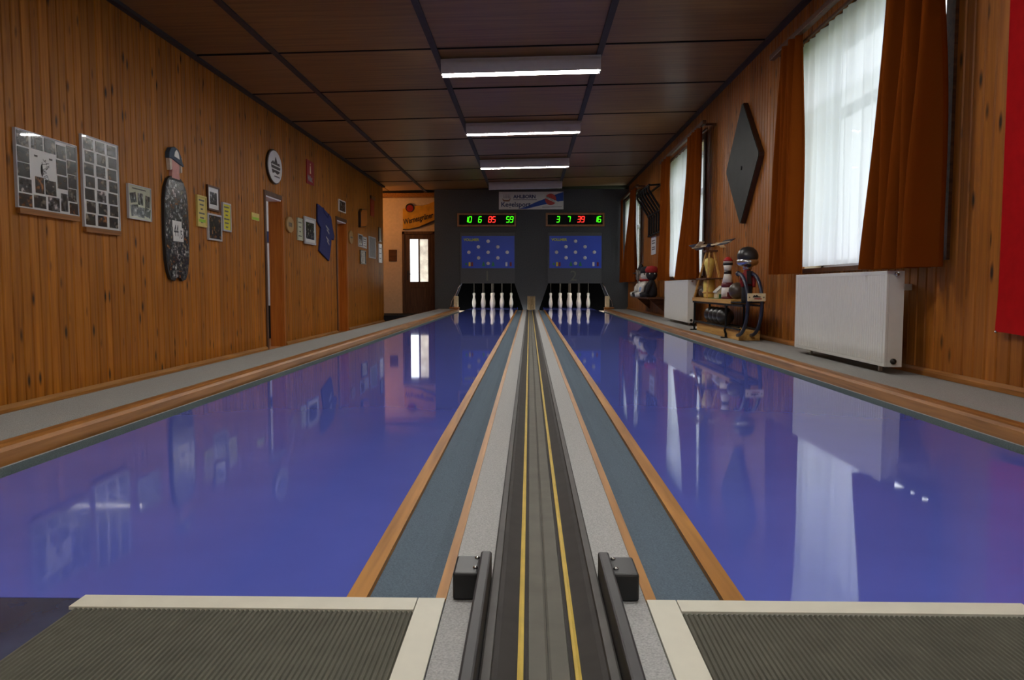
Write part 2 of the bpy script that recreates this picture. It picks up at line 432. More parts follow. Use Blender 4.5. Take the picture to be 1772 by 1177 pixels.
for ci, (a, b) in enumerate(colx):
    for k in range(len(ys) - 1):
        if ci == 0 and ys[k + 1] < YE: continue
        y0_, y1_ = ys[k], min(ys[k + 1], YB)
        if y1_ - y0_ < .1: continue
        key = (ci, round(y1_ - y0_, 2))
        if key not in _pm:
            hw, hl = (b - a) / 2 - .012, (y1_ - y0_) / 2 - .026
            t = .0205 * hw
            mb = MB().add([(-hw, -hl, -t), (hw, -hl, t), (hw, hl, t), (-hw, hl, -t), (-hw, -hl, -t + .02), (hw, -hl, t + .02), (hw, hl, t + .02), (-hw, hl, -t + .02)],
                          [(0, 3, 2, 1), (4, 5, 6, 7), (0, 1, 5, 4), (1, 2, 6, 5), (2, 3, 7, 6), (3, 0, 4, 7)])
            _pm[key] = mb.mesh('panel', 'hardboard')
        xc = (a + b) / 2
        inst(_pm[key], 'panel', (xc, (y0_ + y1_) / 2, zc(xc) + random.uniform(-.003, .003)), ce)
for yj in ys[1:-1]:
    if yj > YD - .1: continue
    hw = .011; xa, xb = XL, XR
    MB().add([(xa, yj - hw, zc(xa) - .007), (xb, yj - hw, zc(xb) - .007), (xb, yj + hw, zc(xb) - .007), (xa, yj + hw, zc(xa) - .007), (xa, yj - hw, zc(xa) + .01), (xb, yj - hw, zc(xb) + .01), (xb, yj + hw, zc(xb) + .01), (xa, yj + hw, zc(xa) + .01)],
             [(0, 3, 2, 1), (4, 5, 6, 7), (0, 1, 5, 4), (1, 2, 6, 5), (2, 3, 7, 6), (3, 0, 4, 7)]).build('joint_strip', 'joint_dark', ce)
for x in (-2.62, -.98, .74):
    MB().box(x - .032, x + .032, Y0, YB, zc(x) - .016, zc(x) + .012).build('batten', 'batten', ce)
for x in (XL + .03, XR - .03):
    MB().box(x - .03, x + .03, Y0, YE if x < 0 else YD, zc(x) - .03, zc(x) + .01).build('cornice', 'batten', ce)
struct(MB().box(-5.2, -2.36, 19.72, YB, 2.86, 2.955).build('trim_1', 'pine_beam'), 'orange wooden header beam above the rear door', 'trim')

# ------------------------------------------------------------------ lanes
def lane(x0, x1, label):
    o = MB().box(x0, x1, FOUL, 21.6, -.05, 0).build('bowling_lane', 'lane_blue')
    return tag(o, label, 'lane')
lane(-1.55, -.328, 'glossy blue bowling lane along the left side, numbered 1')
lane(.385, 1.652, 'glossy blue bowling lane on the window side, numbered 2')
# shelf platforms and beams at the outer edges
def platform(x0, x1, label):
    t = MB().box(x0, x1, FOUL, YD, -.25, .018).build('side_platform', 'carpet_shelf'); tag(t, label, 'platform'); return t
platform(-2.25, -1.84, 'long narrow grey carpeted platform beside the left aisle')
platform(1.95, XR, 'long narrow grey carpeted platform under the radiators')
MB().box(-2.262, -2.25, FOUL, YD, -.25, .02).build('edge_strip', 'pine_beam', bpy.data.objects['side_platform'])
def beam(x_in, sgn, label):
    pts = [(x_in, -.036), (x_in, .012), (x_in + sgn * .012, .024), (x_in + sgn * .035, .03), (x_in + sgn * .085, .027), (x_in + sgn * .09, -.038)]
    o = MB().prism(pts, 'y', FOUL, YD).build('edge_beam', 'pine_beam'); return tag(o, label, 'beam')
beam(-1.75, -1, 'worn wooden edge beam beside the left lane gutter')
beam(1.86, 1, 'worn wooden edge beam beside the right lane gutter')
def gutter(pts, name, mat, label):
    n = len(pts); low = [(p[0], -.16) for p in reversed(pts)]
    o = MB().prism(pts + low, 'y', FOUL, YD if abs(pts[0][0]) > 1 else 19.0).build(name, mat); return tag(o, label, 'gutter')
gutter([(-1.75, -.04), (-1.745, -.075), (-1.71, -.105), (-1.65, -.115), (-1.59, -.105), (-1.555, -.07)], 'lane_gutter', 'carpet_gutter', 'grey green carpeted gutter between left lane and edge beam')
gutter([(1.657, -.07), (1.70, -.105), (1.77, -.115), (1.82, -.105), (1.855, -.075), (1.86, -.04)], 'lane_gutter', 'carpet_gutter', 'grey green carpeted gutter between right lane and edge beam')
gutter([(-.292, -.008), (-.26, -.02), (-.23, -.023), (-.2, -.02), (-.167, -.008)], 'lane_gutter', 'carpet_teal', 'teal carpeted gutter strip left of the ball return track')
gutter([(.227, -.008), (.26, -.02), (.287, -.023), (.315, -.02), (.347, -.008)], 'lane_gutter', 'carpet_teal', 'teal carpeted gutter strip right of the ball return track')
def strip(x0, x1, label):
    o = MB().box(x0, x1, FOUL, 19.0, -.15, .004).build('edge_strip', 'oak_strip'); return tag(o, label, 'strip')
strip(-.328, -.292, 'wide wooden strip between left blue lane and teal carpet')
strip(-.167, -.148, 'narrow wooden strip between left teal carpet and grey carpet')
strip(.208, .227, 'narrow wooden strip between right teal carpet and grey carpet')
strip(.347, .385, 'wide wooden strip between right blue lane and teal carpet')
tag(MB().box(-.148, -.07, -.3, 19.0, -.15, .001).build('carpet_strip', 'carpet_grey'), 'pale grey carpet strip left of the ball return track', 'carpet')
tag(MB().box(.13, .208, -.3, 19.0, -.15, .001).build('carpet_strip', 'carpet_grey'), 'pale grey carpet strip right of the ball return track', 'carpet')

# ball return track
tr = thing('ball_return_track', (.03, 8, -.1), 'black rubber ball return track with two yellow lines between lanes', 'track')
c = .03; Ya, Yb = -.3, 18.96
MB().prism([(c - .1, -.1), (c - .1, .012), (c - .075, .006), (c - .05, -.006), (c - .033, -.012), (c + .033, -.012), (c + .05, -.006), (c + .075, .006), (c + .1, .012), (c + .1, -.1)], 'y', Ya, Yb).build('channel', 'rail_rubber', tr)
for s_ in (-1, 1):
    x = c + s_ * .0905
    MB().prism([(x - .008, .0), (x - .006, .017), (x + .006, .017), (x + .008, .0)], 'y', Ya, Yb).build('lip', 'rail_lip', tr)
    x = c + s_ * .0425
    MB().prism([(x - .0045, -.012), (x - .0045, -.004), (x, -.002), (x + .0045, -.004), (x + .0045, -.012)], 'y', Ya, Yb).build('guide_line', 'yellow_line', tr)
MB().prism([(c - .032, -.013), (c - .030, -.007), (c - .004, -.009), (c, -.0125), (c + .004, -.009), (c + .030, -.007), (c + .032, -.013)], 'y', Ya, Yb).build('centre_band', 'rail_grey', tr)

# guards at the near end of the track
for s_, side in ((-1, 'left'), (1, 'right')):
    x0 = c + s_ * .1005; x1 = c + s_ * .121; x2 = c + s_ * .166
    g = thing('track_guard', (x1, 1.2, 0), f'black guard board with bolted box on the {side} edge of the ball track', 'guard')
    b = MB().box(min(x0, x1), max(x0, x1), -.3, 1.43, .002, .06).build('board', 'black_board', g, bev=.004)
    bx = MB().box(min(x1, x2), max(x1, x2), 1.335, 1.425, .002, .052).build('box', 'black_plastic', g, bev=.004)
    for yy in (1.36, 1.41):
        MB().lathe([(.0045, 0), (.0045, .002), (.002, .004)], (x1 + s_ * .006, yy, .052), 10).build('bolt', 'steel', bx, True)

# ribbed mats and white strips at the foul line
def mat_ribbed(x0, x1, label):
    n = int((x1 - x0) / .0085); pts = []
    for i in range(n):
        a = x0 + (x1 - x0) * i / n; d = (x1 - x0) / n
        pts += [(a, .001), (a + d * .2, .004), (a + d * .6, .004), (a + d * .8, .001)]
    pts += [(x1, .001), (x1, -.0), (x0, -.0)]
    return tag(MB().prism(pts, 'y', -1.2, 1.283).build('rubber_mat', 'rubber_mat'), label, 'mat')
mat_ribbed(-.79, -.198, 'dark ribbed rubber mat before the lane beside the aisle')
mat_ribbed(.262, .868, 'dark ribbed rubber mat before the lane beside the windows')
def wstrip(pts, label): return tag(MB().prism(pts, 'z', 0, .006).build('foul_line', 'strip_white'), label, 'strip')
wstrip([(-.80, 1.335), (-.199, 1.335), (-.199, 1.284), (-.80, 1.284)], 'white foul line strip across the left approach')
wstrip([(.262, 1.335), (.865, 1.335), (.865, 1.287), (.262, 1.287)], 'white foul line strip across the right approach')
wstrip([(-.197, 1.335), (-.1495, 1.335), (-.1495, -.3), (-.197, -.3)], 'long white strip along the inner edge of the left mat')
wstrip([(.209, 1.335), (.260, 1.335), (.260, -.3), (.209, -.3)], 'long white strip along the inner edge of the right mat')

# wooden skirting
sk = MB().prism([(XR, .02), (XR - .03, .02), (XR - .03, .045), (XR - .012, .062), (XR, .062)], 'y', 1.4, YD).build('baseboard_right', 'pine_beam'); struct(sk, 'low wooden skirting along the right wall', 'baseboard')
sk = MB()
for a, b in ((1.4, 10.12), (10.94, 13.9), (14.78, YE)): sk.prism([(XL, ZF), (XL + .03, ZF), (XL + .03, ZF + .03), (XL + .01, ZF + .055), (XL, ZF + .055)], 'y', a, b)
struct(sk.build('baseboard_left', 'oak_strip'), 'wooden skirting along the left wall', 'baseboard')

# ------------------------------------------------------------------ doors in the left wall (openings with orange lining)
for i, (a, b, z0, z1) in enumerate(DOORS):
    d = bpy.data.objects.new(f'door_{i + 1}', None); col.objects.link(d); d.location = (XL, (a + b) / 2, z0)
    struct(d, ['open doorway with orange lining and a bright room behind it', 'doorway with orange lining beside the blue shirt'][i], 'door')
    MB().box(XL - .175, XL + .004, b - .022, b, z0, z1).build('jamb', 'lining', d)
    MB().box(XL - .175, XL + .004, a, a + .022, z0, z1).build('jamb', 'lining', d)
    MB().box(XL - .175, XL + .004, a + .022, b - .022, z1 - .02, z1).build('lintel', 'white_plaster', d)
    for p in ((a - .06, a), (b, b + .06)):
        MB().box(XL, XL + .016, p[0], p[1], z0, z1 + .06).build('casing', 'dark_door' if p[1] == a else 'lining', d)
    MB().box(XL, XL + .018, a, b, z1, z1 + .06).build('casing', 'dark_door', d)
a, b, z0, z1 = DOORS[1]
MB().box(XL - .172, XL - .135, a + .023, b - .023, z0, z1 - .022).build('door_leaf', 'lining', bpy.data.objects['door_2'])
# the lit room behind the first doorway
rm = MB().box(-6.2, XL - .17, 13.0, 13.1, ZF, 2.6).box(-6.3, -6.2, 8.8, 13.1, ZF, 2.6).box(-6.2, XL - .17, 8.7, 8.8, ZF, 2.6).box(-6.3, XL - .17, 8.7, 13.1, 2.5, 2.6)
struct(rm.build('wall_side_room', 'white_plaster'), 'white walls of the room behind the doorway', 'wall')
tag(MB().box(-4.9, -4.1, 12.97, 13.0, 1.32, 1.50).build('wall_panel', 'banner_navy'), 'blue band on the white wall seen through the doorway', 'panel')
tag(MB().box(-4.9, -4.1, 12.5, 12.99, ZF, .25).build('side_cabinet', 'carpet_dark'), 'dark low cupboard seen through the doorway', 'cabinet')
lp = thing('ceiling_lamp', (-4.7, 11.2, 2.5), 'round white ceiling lamp in the room behind the doorway', 'lamp')
MB().lathe([(.12, 0), (.12, -.02)], (-4.7, 11.2, 2.5), 24).build('base', 'fixture_white', lp)
MB().lathe([(.14, -.02), (.15, -.06), (.12, -.11), (.05, -.14)], (-4.7, 11.2, 2.5), 24).build('globe', 'lamp_globe' if 'lamp_globe' in MAT else emitter('lamp_globe', (255, 250, 245), 60).name, lp, True)

# ------------------------------------------------------------------ rear door and recess
d = bpy.data.objects.new('door_3', None); col.objects.link(d); d.location = (-2.87, YB, -.1); struct(d, 'brown rear door with two tall bright panes', 'door')
x0, x1 = -3.30, -2.44
MB().box(x0, x0 + .06, YB - .03, YB + .1, -.1, 2.0).build('jamb', 'dark_door', d)
MB().box(x1 - .06, x1, YB - .03, YB + .1, -.1, 2.0).build('jamb', 'dark_door', d)
MB().box(x0, x1, YB - .03, YB + .1, 1.93, 2.0).build('lintel', 'dark_door', d)
lf = MB().box(-3.24, -3.10, YB, YB + .04, -.09, 1.93).box(-2.63, -2.5, YB, YB + .04, -.09, 1.93).box(-3.10, -2.63, YB, YB + .04, 1.80, 1.93).box(-3.10, -2.63, YB, YB + .04, .55, .70).box(-3.10, -2.63, YB, YB + .04, -.09, .06).box(-2.885, -2.845, YB, YB + .04, .7, 1.8).build('door_leaf', 'dark_door', d)
MB().box(-3.10, -2.63, YB + .012, YB + .028, .06, .55).build('door_panel', 'dark_door', d, bev=.004)
for a, b in ((-3.10, -2.885), (-2.845, -2.63)): MB().box(a, b, YB + .016, YB + .022, .7, 1.8).build('pane', 'window_glass', d)
MB().box(x0, x1, YB - .03, YB + .13, -.125, -.085).build('threshold', 'dark_door', d)
h_ = MB().box(-3.18, -3.145, YB - .012, YB, .74, .99).build('handle_plate', 'black_plastic', d)
MB().bar((-3.163, YB - .03, .90), (-3.06, YB - .03, .90), .014, .014).bar((-3.163, YB, .90), (-3.163, YB - .03, .90), .014, .014).build('handle', 'black_plastic', d)
tag(MB().box(-3.22, -2.5, 22.6, 22.9, -.5, 2.6).build('garden_wall', 'rubble'), 'pale rubble wall outside behind the rear door panes', 'wall')
# beer sign above the door: a waving golden panel
sg = thing('beer_sign', (-2.9, YB - .04, 2.05), 'golden waving beer sign with red seal above the rear door', 'sign')
pts = [(-3.27, 2.57), (-3.2, 2.60), (-3.05, 2.645), (-2.9, 2.66), (-2.75, 2.665), (-2.6, 2.70), (-2.42, 2.78), (-2.42, 2.26), (-2.55, 2.20), (-2.7, 2.14), (-2.85, 2.09), (-3.0, 2.06), (-3.12, 2.05), (-3.27, 2.04)]
MB().prism(pts, 'y', YB - .05, YB).build('panel', 'gold_sign', sg, bev=.008)
MB().prism([(-3.27, 2.035), (-3.12, 2.045), (-2.85, 2.085), (-2.55, 2.195), (-2.42, 2.255), (-2.42, 2.30), (-2.55, 2.25), (-2.85, 2.12), (-3.12, 2.06), (-3.27, 2.06)], 'y', YB - .056, YB - .05).build('border', 'sign_dark', sg)
MB().lathe([(.115, 0), (.115, .012)], (-3.08, YB - .068, 2.60), 28, 'y').build('seal_ring', 'sign_dark', sg)
MB().lathe([(.085, 0), (.085, .01), (.06, .016)], (-3.08, YB - .086, 2.585), 28, 'y').build('seal', 'sign_seal', sg)
lettering('Wernesgrüner', .2, 'sign_dark', sg, (-3.25, YB - .053, 2.17), (1, 0, .24), (-.05, 0, 1), bold=.005, depth=.002, squeeze=.66)
tag(MB().box(-3.65, -3.44, YB - .025, YB, 1.23, 1.53).build('wooden_plaque', 'brown_frame', bev=.006), 'small brown wooden plaque on the salmon rear wall', 'plaque')
lp = thing('wall_lamp', (-4.15, YE, 2.25), 'small warm glowing wall lamp in the recess beside the rear door', 'lamp')
MB().lathe([(.06, 0), (.06, .02)], (-4.15, YE, 2.3), 20, 'y').build('plate', 'steel', lp)
MB().bar((-4.15, YE + .02, 2.3), (-4.15, YE + .13, 2.3), .016, .016).build('arm', 'steel', lp)
MB().ball((-4.15, YE + .14, 2.39), .055, 16, 1.3).build('bulb', 'warm_bulb', lp, True)

# ------------------------------------------------------------------ windows
def window(i, y0, y1, z0, z1):
    d = bpy.data.objects.new(f'window_{i}', None); col.objects.link(d); d.location = (XR, (y0 + y1) / 2, z0)
    struct(d, f'tall window number {i} in the pine board wall', 'window')
    xf0, xf1 = XR + .17, XR + .23
    f = MB()
    for a, b in ((y0, y0 + .06), (y1 - .06, y1), ((y0 + y1) / 2 - .045, (y0 + y1) / 2 + .045)): f.box(xf0, xf1, a, b, z0, z1)
    f.box(xf0, xf1, y0, y1, z0, z0 + .07).box(xf0, xf1, y0, y1, z1 - .07, z1).box(xf0, xf1, y0, y1, z0 + 1.27, z0 + 1.34)
    f.build('frame', 'white_plaster', d)
    ym = (y0 + y1) / 2
    for a, b in ((y0 + .06, ym - .045), (ym + .045, y1 - .06)):
        for c_, e in ((z0 + .07, z0 + 1.27), (z0 + 1.34, z1 - .07)):
            MB().box(xf0 + .025, xf0 + .031, a, b, c_, e).build('pane', 'window_glass', d)
    MB().box(XR + .002, xf0, y0, y0 + .012, z0, z1).build('reveal', 'cream_paint', d)
    MB().box(XR + .002, xf0, y1 - .012, y1, z0, z1).build('reveal', 'cream_paint', d)
    MB().box(XR + .002, xf0, y0, y1, z1 - .012, z1).build('reveal', 'cream_paint', d)
    MB().box(XR - .05, xf0, y0 - .02, y1 + .02, z0 - .035, z0).build('sill', 'brown_frame', d)
    for a, b in ((y0 - .1, y0), (y1, y1 + .1)): MB().box(XR - .02, XR + .004, a, b, z0, z1 + .08).build('casing', 'brown_frame', d)
    MB().box(XR - .02, XR + .004, y0, y1, z1, z1 + .08).build('casing', 'brown_frame', d)
for i, q in enumerate(WINS): window(i + 1, *q)

def sheet(name, mat, x, top, bot, zt, zb, folds, amp, label, cat, group=None, seed=0, hem=0):
    """hanging cloth: (y0,y1) at top and bottom, pleated, folds deepen downwards"""
    rnd = random.Random(seed); ny, nz = max(60, folds * 10), 26
    ph = [rnd.uniform(-.5, .5) for _ in range(folds + 2)]
    v, f = [], []
    for j in range(nz + 1):
        t = j / nz; z = zt + (zb - zt) * t
        for i in range(ny + 1):
            u = i / ny
            y = (top[0] + (bot[0] - top[0]) * t ** 1.4) * (1 - u) + (top[1] + (bot[1] - top[1]) * t ** 1.4) * u
            k = u * folds; kk = int(k)
            pz = ph[kk] * (1 - (k - kk)) + ph[kk + 1] * (k - kk)
            a = amp * (.45 + .55 * t) * (1 + .4 * math.sin(7 * pz))
            sn = math.sin(2 * math.pi * (k + pz * .35))
            xx = x + a * (math.copysign(abs(sn) ** .6, sn) if amp > .025 else sn) + amp * .3 * math.sin(3.1 * k + 4 * t + seed)
            v.append((xx, y + .006 * math.sin(9 * t + k), z + (hem * math.sin(2 * math.pi * k) if j == nz else 0)))
    for j in range(nz):
        for i in range(ny):
            q = j * (ny + 1) + i; f.append((q, q + 1, q + ny + 2, q + ny + 1))
    return v, f, mat
def curtain(name, mat, x, top, bot, zt, zb, folds, amp, label, cat, group=None, seed=0):
    v, f, _ = sheet(name, mat, x, top, bot, zt, zb, folds, amp, label, cat, group, seed)
    o = MB().add(v, f).build(name, mat, smooth=True)
    return tag(o, label, cat, group)
def rod(y0, y1, z, label):
    t = thing('curtain_rod', (2.27, (y0 + y1) / 2, z), label, 'curtain rod')
    MB().box(2.245, 2.295, y0, y1, z - .025, z + .025).build('rail', 'brown_frame', t, bev=.006)
    MB().box(2.33, 2.35, y0 + .15, y1 - .15, z - .06, z - .04).build('net_track', 'brown_frame', t)
    for yy in (y0 + .12, y1 - .12): MB().box(2.27, XR + .01, yy - .012, yy + .012, z - .02, z + .01).build('bracket', 'brown_frame', t)
rod(4.35, 7.42, 2.70, 'wooden curtain rail above the window beside the red flag')
rod(10.2, 13.5, 2.70, 'wooden curtain rail above the window behind the bowling trophies')
rod(16.4, 19.15, 2.70, 'wooden curtain rail above the window next to the dark wall')
rod(-1.4, 1.6, 2.70, 'wooden curtain rail above the added unseen window by the approach')
NX, DX = 2.365, 2.25
curtain('net_curtain', 'net_cloth', NX, (4.66, 6.98), (4.66, 6.98), 2.64, .735, 17, .019, 'white net curtain in the window beside the red flag', 'curtain', seed=1)
curtain('net_curtain', 'net_cloth', NX, (10.9, 13.25), (10.9, 13.25), 2.64, .735, 17, .019, 'white net curtain in the window behind the bowling trophies', 'curtain', seed=2)
curtain('net_curtain', 'net_cloth', NX, (17.0, 19.1), (17.0, 19.1), 2.64, .735, 17, .019, 'white net curtain in the window next to the dark wall', 'curtain', seed=3)
curtain('net_curtain', 'net_cloth', NX, (-1.1, 1.25), (-1.1, 1.25), 2.64, .735, 17, .019, 'white net curtain in the added unseen window by the approach', 'curtain', seed=4)
curtain('drape', 'orange_cloth', DX, (4.42, 5.02), (4.39, 5.14), 2.67, .675, 5, .068, 'rust orange drape hanging between white net and the red flag', 'curtain', seed=5)
curtain('drape', 'orange_cloth', DX, (6.62, 7.08), (6.55, 7.16), 2.67, .675, 5, 0.05, 'rust orange drape hanging between white net and the diamond board', 'curtain', seed=6)
curtain('drape', 'orange_cloth', DX, (10.35, 11.1), (10.28, 11.65), 2.67, .675, 6, 0.06, 'rust orange drape gathered behind the windmill model', 'curtain', seed=7)
curtain('drape', 'orange_cloth', DX, (12.6, 13.2), (12.65, 13.5), 2.67, .675, 5, 0.05, 'rust orange drape hanging beside the white notice', 'curtain', seed=8)
curtain('drape', 'orange_cloth', DX, (16.5, 17.3), (16.5, 18.2), 2.67, .675, 6, 0.06, 'rust orange drape hanging beside the coat rack', 'curtain', seed=9)
curtain('drape', 'orange_cloth', DX, (18.8, 19.1), (18.85, 19.13), 2.67, .675, 3, 0.03, 'rust orange drape squeezed against the dark wall', 'curtain', seed=10)

# ------------------------------------------------------------------ radiators
def radiator(y0, y1, label):
    xf, xb, z0, z1 = 2.2, 2.31, .065, .66
    t = thing('radiator', (2.25, (y0 + y1) / 2, .02), label, 'radiator', None)
    n = int((y1 - y0 - .06) / .033); pts = [(xf + .02, y0 + .03)]
    for i in range(n):
        a = y0 + .03 + (y1 - y0 - .06) * i / n; s_ = (y1 - y0 - .06) / n
        pts += [(xf + .003, a + s_ * .06), (xf, a + s_ * .22), (xf, a + s_ * .8), (xf + .003, a + s_ * .94)]
    pts += [(xf + .02, y1 - .03)]
    MB().prism(pts, 'z', z0 + .025, z1 - .025).build('front_panel', 'radiator_white', t)
    MB().box(xf + .002, xf + .02, y0, y1, z0, z0 + .025).box(xf + .002, xf + .02, y0, y1, z1 - .025, z1).box(xf + .002, xf + .02, y0, y0 + .03, z0 + .02, z1 - .02).box(xf + .002, xf + .02, y1 - .03, y1, z0 + .02, z1 - .02).build('front_rim', 'radiator_white', t, bev=.003)
    MB().box(xf + .02, xb, y0, y0 + .006, z0, z1).build('side_cover', 'radiator_white', t)
    MB().box(xf + .02, xb, y1 - .006, y1, z0, z1).build('side_cover', 'radiator_white', t)
    g = MB()
    for k in range(5): g.box(xf + .024 + k * .018, xf + .030 + k * .018, y0 + .006, y1 - .006, z1 - .012, z1)
    g.build('top_grille', 'radiator_white', t)
    MB().box(xb - .02, xb, y0 + .006, y1 - .006, z0, z1 - .01).build('back_panel', 'radiator_white', t)
    MB().lathe([(.018, 0), (.018, -.012), (.010, -.014), (.010, -.022)], (xf + .055, y0, z0 + .035), 14, 'y').build('valve', 'valve_dark', t, True)
    MB().lathe([(.014, 0), (.014, -.014), (.008, -.02)], (xf + .06, y0, z1 - .02), 14, 'y').build('valve', 'steel', t, True)
    for yy in (y0 + .2, y1 - .2):
        MB().box(xb - .05, xb - .03, yy - .01, yy + .01, .02, z0 + .01).build('foot', 'radiator_white', t)
        MB().box(xb - .005, XR - .004, yy - .02, yy + .02, z1 - .12, z1 - .08).build('bracket', 'radiator_white', t)
radiator(4.8, 6.42, 'white ribbed panel radiator beside the red flag')
radiator(10.76, 12.6, 'white panel radiator behind the ball rack')
radiator(-.9, 1.0, 'white panel radiator under the added unseen window by the approach')

# red flag
v, f = [], []
for j in range(31):
    z = 2.36 - 2.04 * j / 30
    for i in range(41):
        y = 2.95 + 1.08 * i / 40
        fold = .012 * math.sin(3.2 * y + .4 * z) * (j / 30)
        corner = .02 * math.exp(-((y - 4.03) ** 2 + (z - .32) ** 2) / .02)
        v.append((2.415 + fold - corner * .5, y, z + .012 * math.sin(5 * y) * (j == 30)))
for j in range(30):
    for i in range(40):
        q = j * 41 + i; f.append((q, q + 1, q + 42, q + 41))
fg = thing('flag', (2.42, 3.5, .32), 'plain red flag pinned to the knotty pine wall', 'flag')
MB().add(v, f).build('cloth', 'red_flag', fg, True)
for yy, zz in ((4.02, .33), (4.02, 2.34)): MB().ball((2.41, yy, zz), .008, 10).build('pin', 'steel', fg, True)

# diamond board
dm = thing('diamond_board', (2.4, 8.85, 1.28), 'dark slate coloured diamond board with brown edges on the wall', 'board')
def rhomb(y, z, a, b, cut): return [(y - a, z - cut), (y - a, z + cut), (y - cut, z + b), (y + cut, z + b), (y + a, z + cut), (y + a, z - cut), (y + cut, z - b), (y - cut, z - b)]
MB().prism(rhomb(8.85, 1.95, .66, .67, .02), 'x', 2.395, XR - .002).build('edge', 'dark_edge', dm)
MB().prism(rhomb(8.85, 1.95, .652, .662, .02), 'x', 2.388, 2.395).build('face', 'slate', dm)
MB().lathe([(.022, 0), (.022, -.01), (.014, -.01)], (2.388, 8.83, 1.90), 18, 'x').build('ring', 'wrought_black', dm)

# coat rack
rk = thing('coat_rack', (2.4, 14.9, 1.55), 'black metal coat rack with bent bars between two windows', 'coat rack')
for k in range(6):
    y = 14.15 + k * .29
    MB().tube([(2.16, y, 2.40), (2.16, y, 2.32), (2.38, y, 1.98), (2.40, y, 1.92), (2.40, y, 1.56)], .022, 8).build('bar', 'wrought_black', rk)
for x, z in ((2.16, 2.40), (2.38, 2.42), (2.39, 1.97), (2.40, 1.58)): MB().bar((x, 14.05, z), (x, 15.7, z), .03, .03).build('rail', 'wrought_black', rk)
for y in (14.2, 15.6): MB().bar((2.16, y, 2.41), (XR, y, 2.43), .03, .03).build('bracket', 'wrought_black', rk)
nc = thing('notice', (XR - .01, 15.28, 1.22), 'white printed notice sheet below the coat rack', 'notice')
MB().box(XR - .012, XR - .006, 14.98, 15.55, 1.20, 1.56).build('paper', 'white_card', nc)
for z in (1.46, 1.41, 1.33, 1.29): MB().box(XR - .014, XR - .012, 15.08, 15.45, z, z + .022).build('text_line', 'grey_ink', nc)

# shelf with dolls
sf = thing('wall_shelf', (2.3, 14.9, .3), 'narrow wooden wall shelf carrying the dolls', 'shelf')
MB().box(2.12, XR - .003, 13.75, 16.1, .345, .375).build('board', 'brown_frame', sf)
for y in (14.1, 15.7): MB().prism([(XR - .003, .345), (2.18, .345), (XR - .003, .12)], 'y', y - .012, y + .012).build('bracket', 'brown_frame', sf)
def doll(y, x, parts, label):
    t = thing('doll', (x, y, .375), label, 'doll', 'dolls on the wall shelf')
    for name, mat, fn in parts:
        for s_ in ((-1, 1) if name in ('arm', 'leg', 'eye') else (0,)):
            mb = MB(); (fn(mb, x, y, .375, s_) if s_ else fn(mb, x, y, .375)); mb.build(name, mat, t, True)
    return t
def body_seated(mb, x, y, z): mb.lathe([(.10, 0), (.15, .04), (.15, .16), (.10, .26), (.06, .31), (.03, .33)], (x, y, z), 16, sx=.7)
def head_(mb, x, y, z): mb.ball((x, y, z + .41), .105, 16)
def arms_(mb, x, y, z, s_):
    mb.tube([(x - .02, y + s_ * .09, z + .27), (x - .08, y + s_ * .16, z + .18), (x - .1, y + s_ * .12, z + .07)], [.035, .032, .028], 8)
def legs_(mb, x, y, z, s_):
    mb.tube([(x, y + s_ * .06, z + .05), (x - .12, y + s_ * .09, z + .055), (x - .2, y + s_ * .1, z + .04)], [.05, .045, .04], 8)
def hair_(mb, x, y, z):
    rr = random.Random(int(y * 100))
    for k in range(14):
        a = 2 * math.pi * k / 14
        mb.tube([(x + .05 * math.cos(a), y + .05 * math.sin(a), z + .48), (x + .12 * math.cos(a), y + .12 * math.sin(a), z + .50 + rr.uniform(-.06, .06)), (x + .13 * math.cos(a), y + .15 * math.sin(a), z + .36 + rr.uniform(-.1, .08))], [.03, .03, .012], 6)
def hat_(mb, x, y, z): mb.lathe([(.17, .46), (.17, .47), (.09, .49), (.06, .58), (.01, .66)], (x, y, z), 16)
def cap_(mb, x, y, z): mb.lathe([(.11, .45), (.125, .5), (.09, .56), (.01, .58)], (x, y, z), 16)
def scarf_(mb, x, y, z): mb.lathe([(.07, .30), (.09, .32), (.07, .345)], (x, y, z), 16)
def apron_(mb, x, y, z): mb.lathe([(.17, .02), (.165, .1), (.155, .18), (.06, .2)], (x - .02, y, z), 16, sx=.7)
def eyes_(mb, x, y, z, s_): mb.ball((x - .005 + s_ * .045, y - .092, z + .43), .014, 8)
doll(15.75, 2.27, [('body', 'doll_white', body_seated), ('arm', 'doll_white', arms_), ('leg', 'doll_white', legs_), ('head', 'doll_face', head_), ('hat', 'doll_dark', hat_), ('eye', 'black_ink', eyes_)], 'pale seated doll with a pointed black hat at the shelf end')
doll(15.22, 2.24, [('body', 'doll_white', body_seated), ('leg', 'doll_dark', legs_), ('arm', 'doll_white', arms_), ('head', 'doll_face', head_), ('hair', 'doll_hair', hair_), ('scarf', 'doll_red', scarf_), ('eye', 'black_ink', eyes_)], 'white doll with shaggy grey hair and red scarf')
doll(14.7, 2.22, [('body', 'doll_white', body_seated), ('apron', 'doll_check', apron_), ('arm', 'doll_white', arms_), ('leg', 'doll_white', legs_), ('head', 'doll_white', head_), ('cap', 'doll_dark', cap_), ('scarf', 'doll_red', scarf_), ('eye', 'black_ink', eyes_)], 'white doll with blue checked apron and black cap')
doll(14.18, 2.24, [('body', 'doll_dark', body_seated), ('arm', 'doll_dark', arms_), ('leg', 'doll_dark', legs_), ('head', 'doll_dark', head_), ('cap', 'doll_red', cap_), ('eye', 'white_card', eyes_)], 'black doll with a red cap')

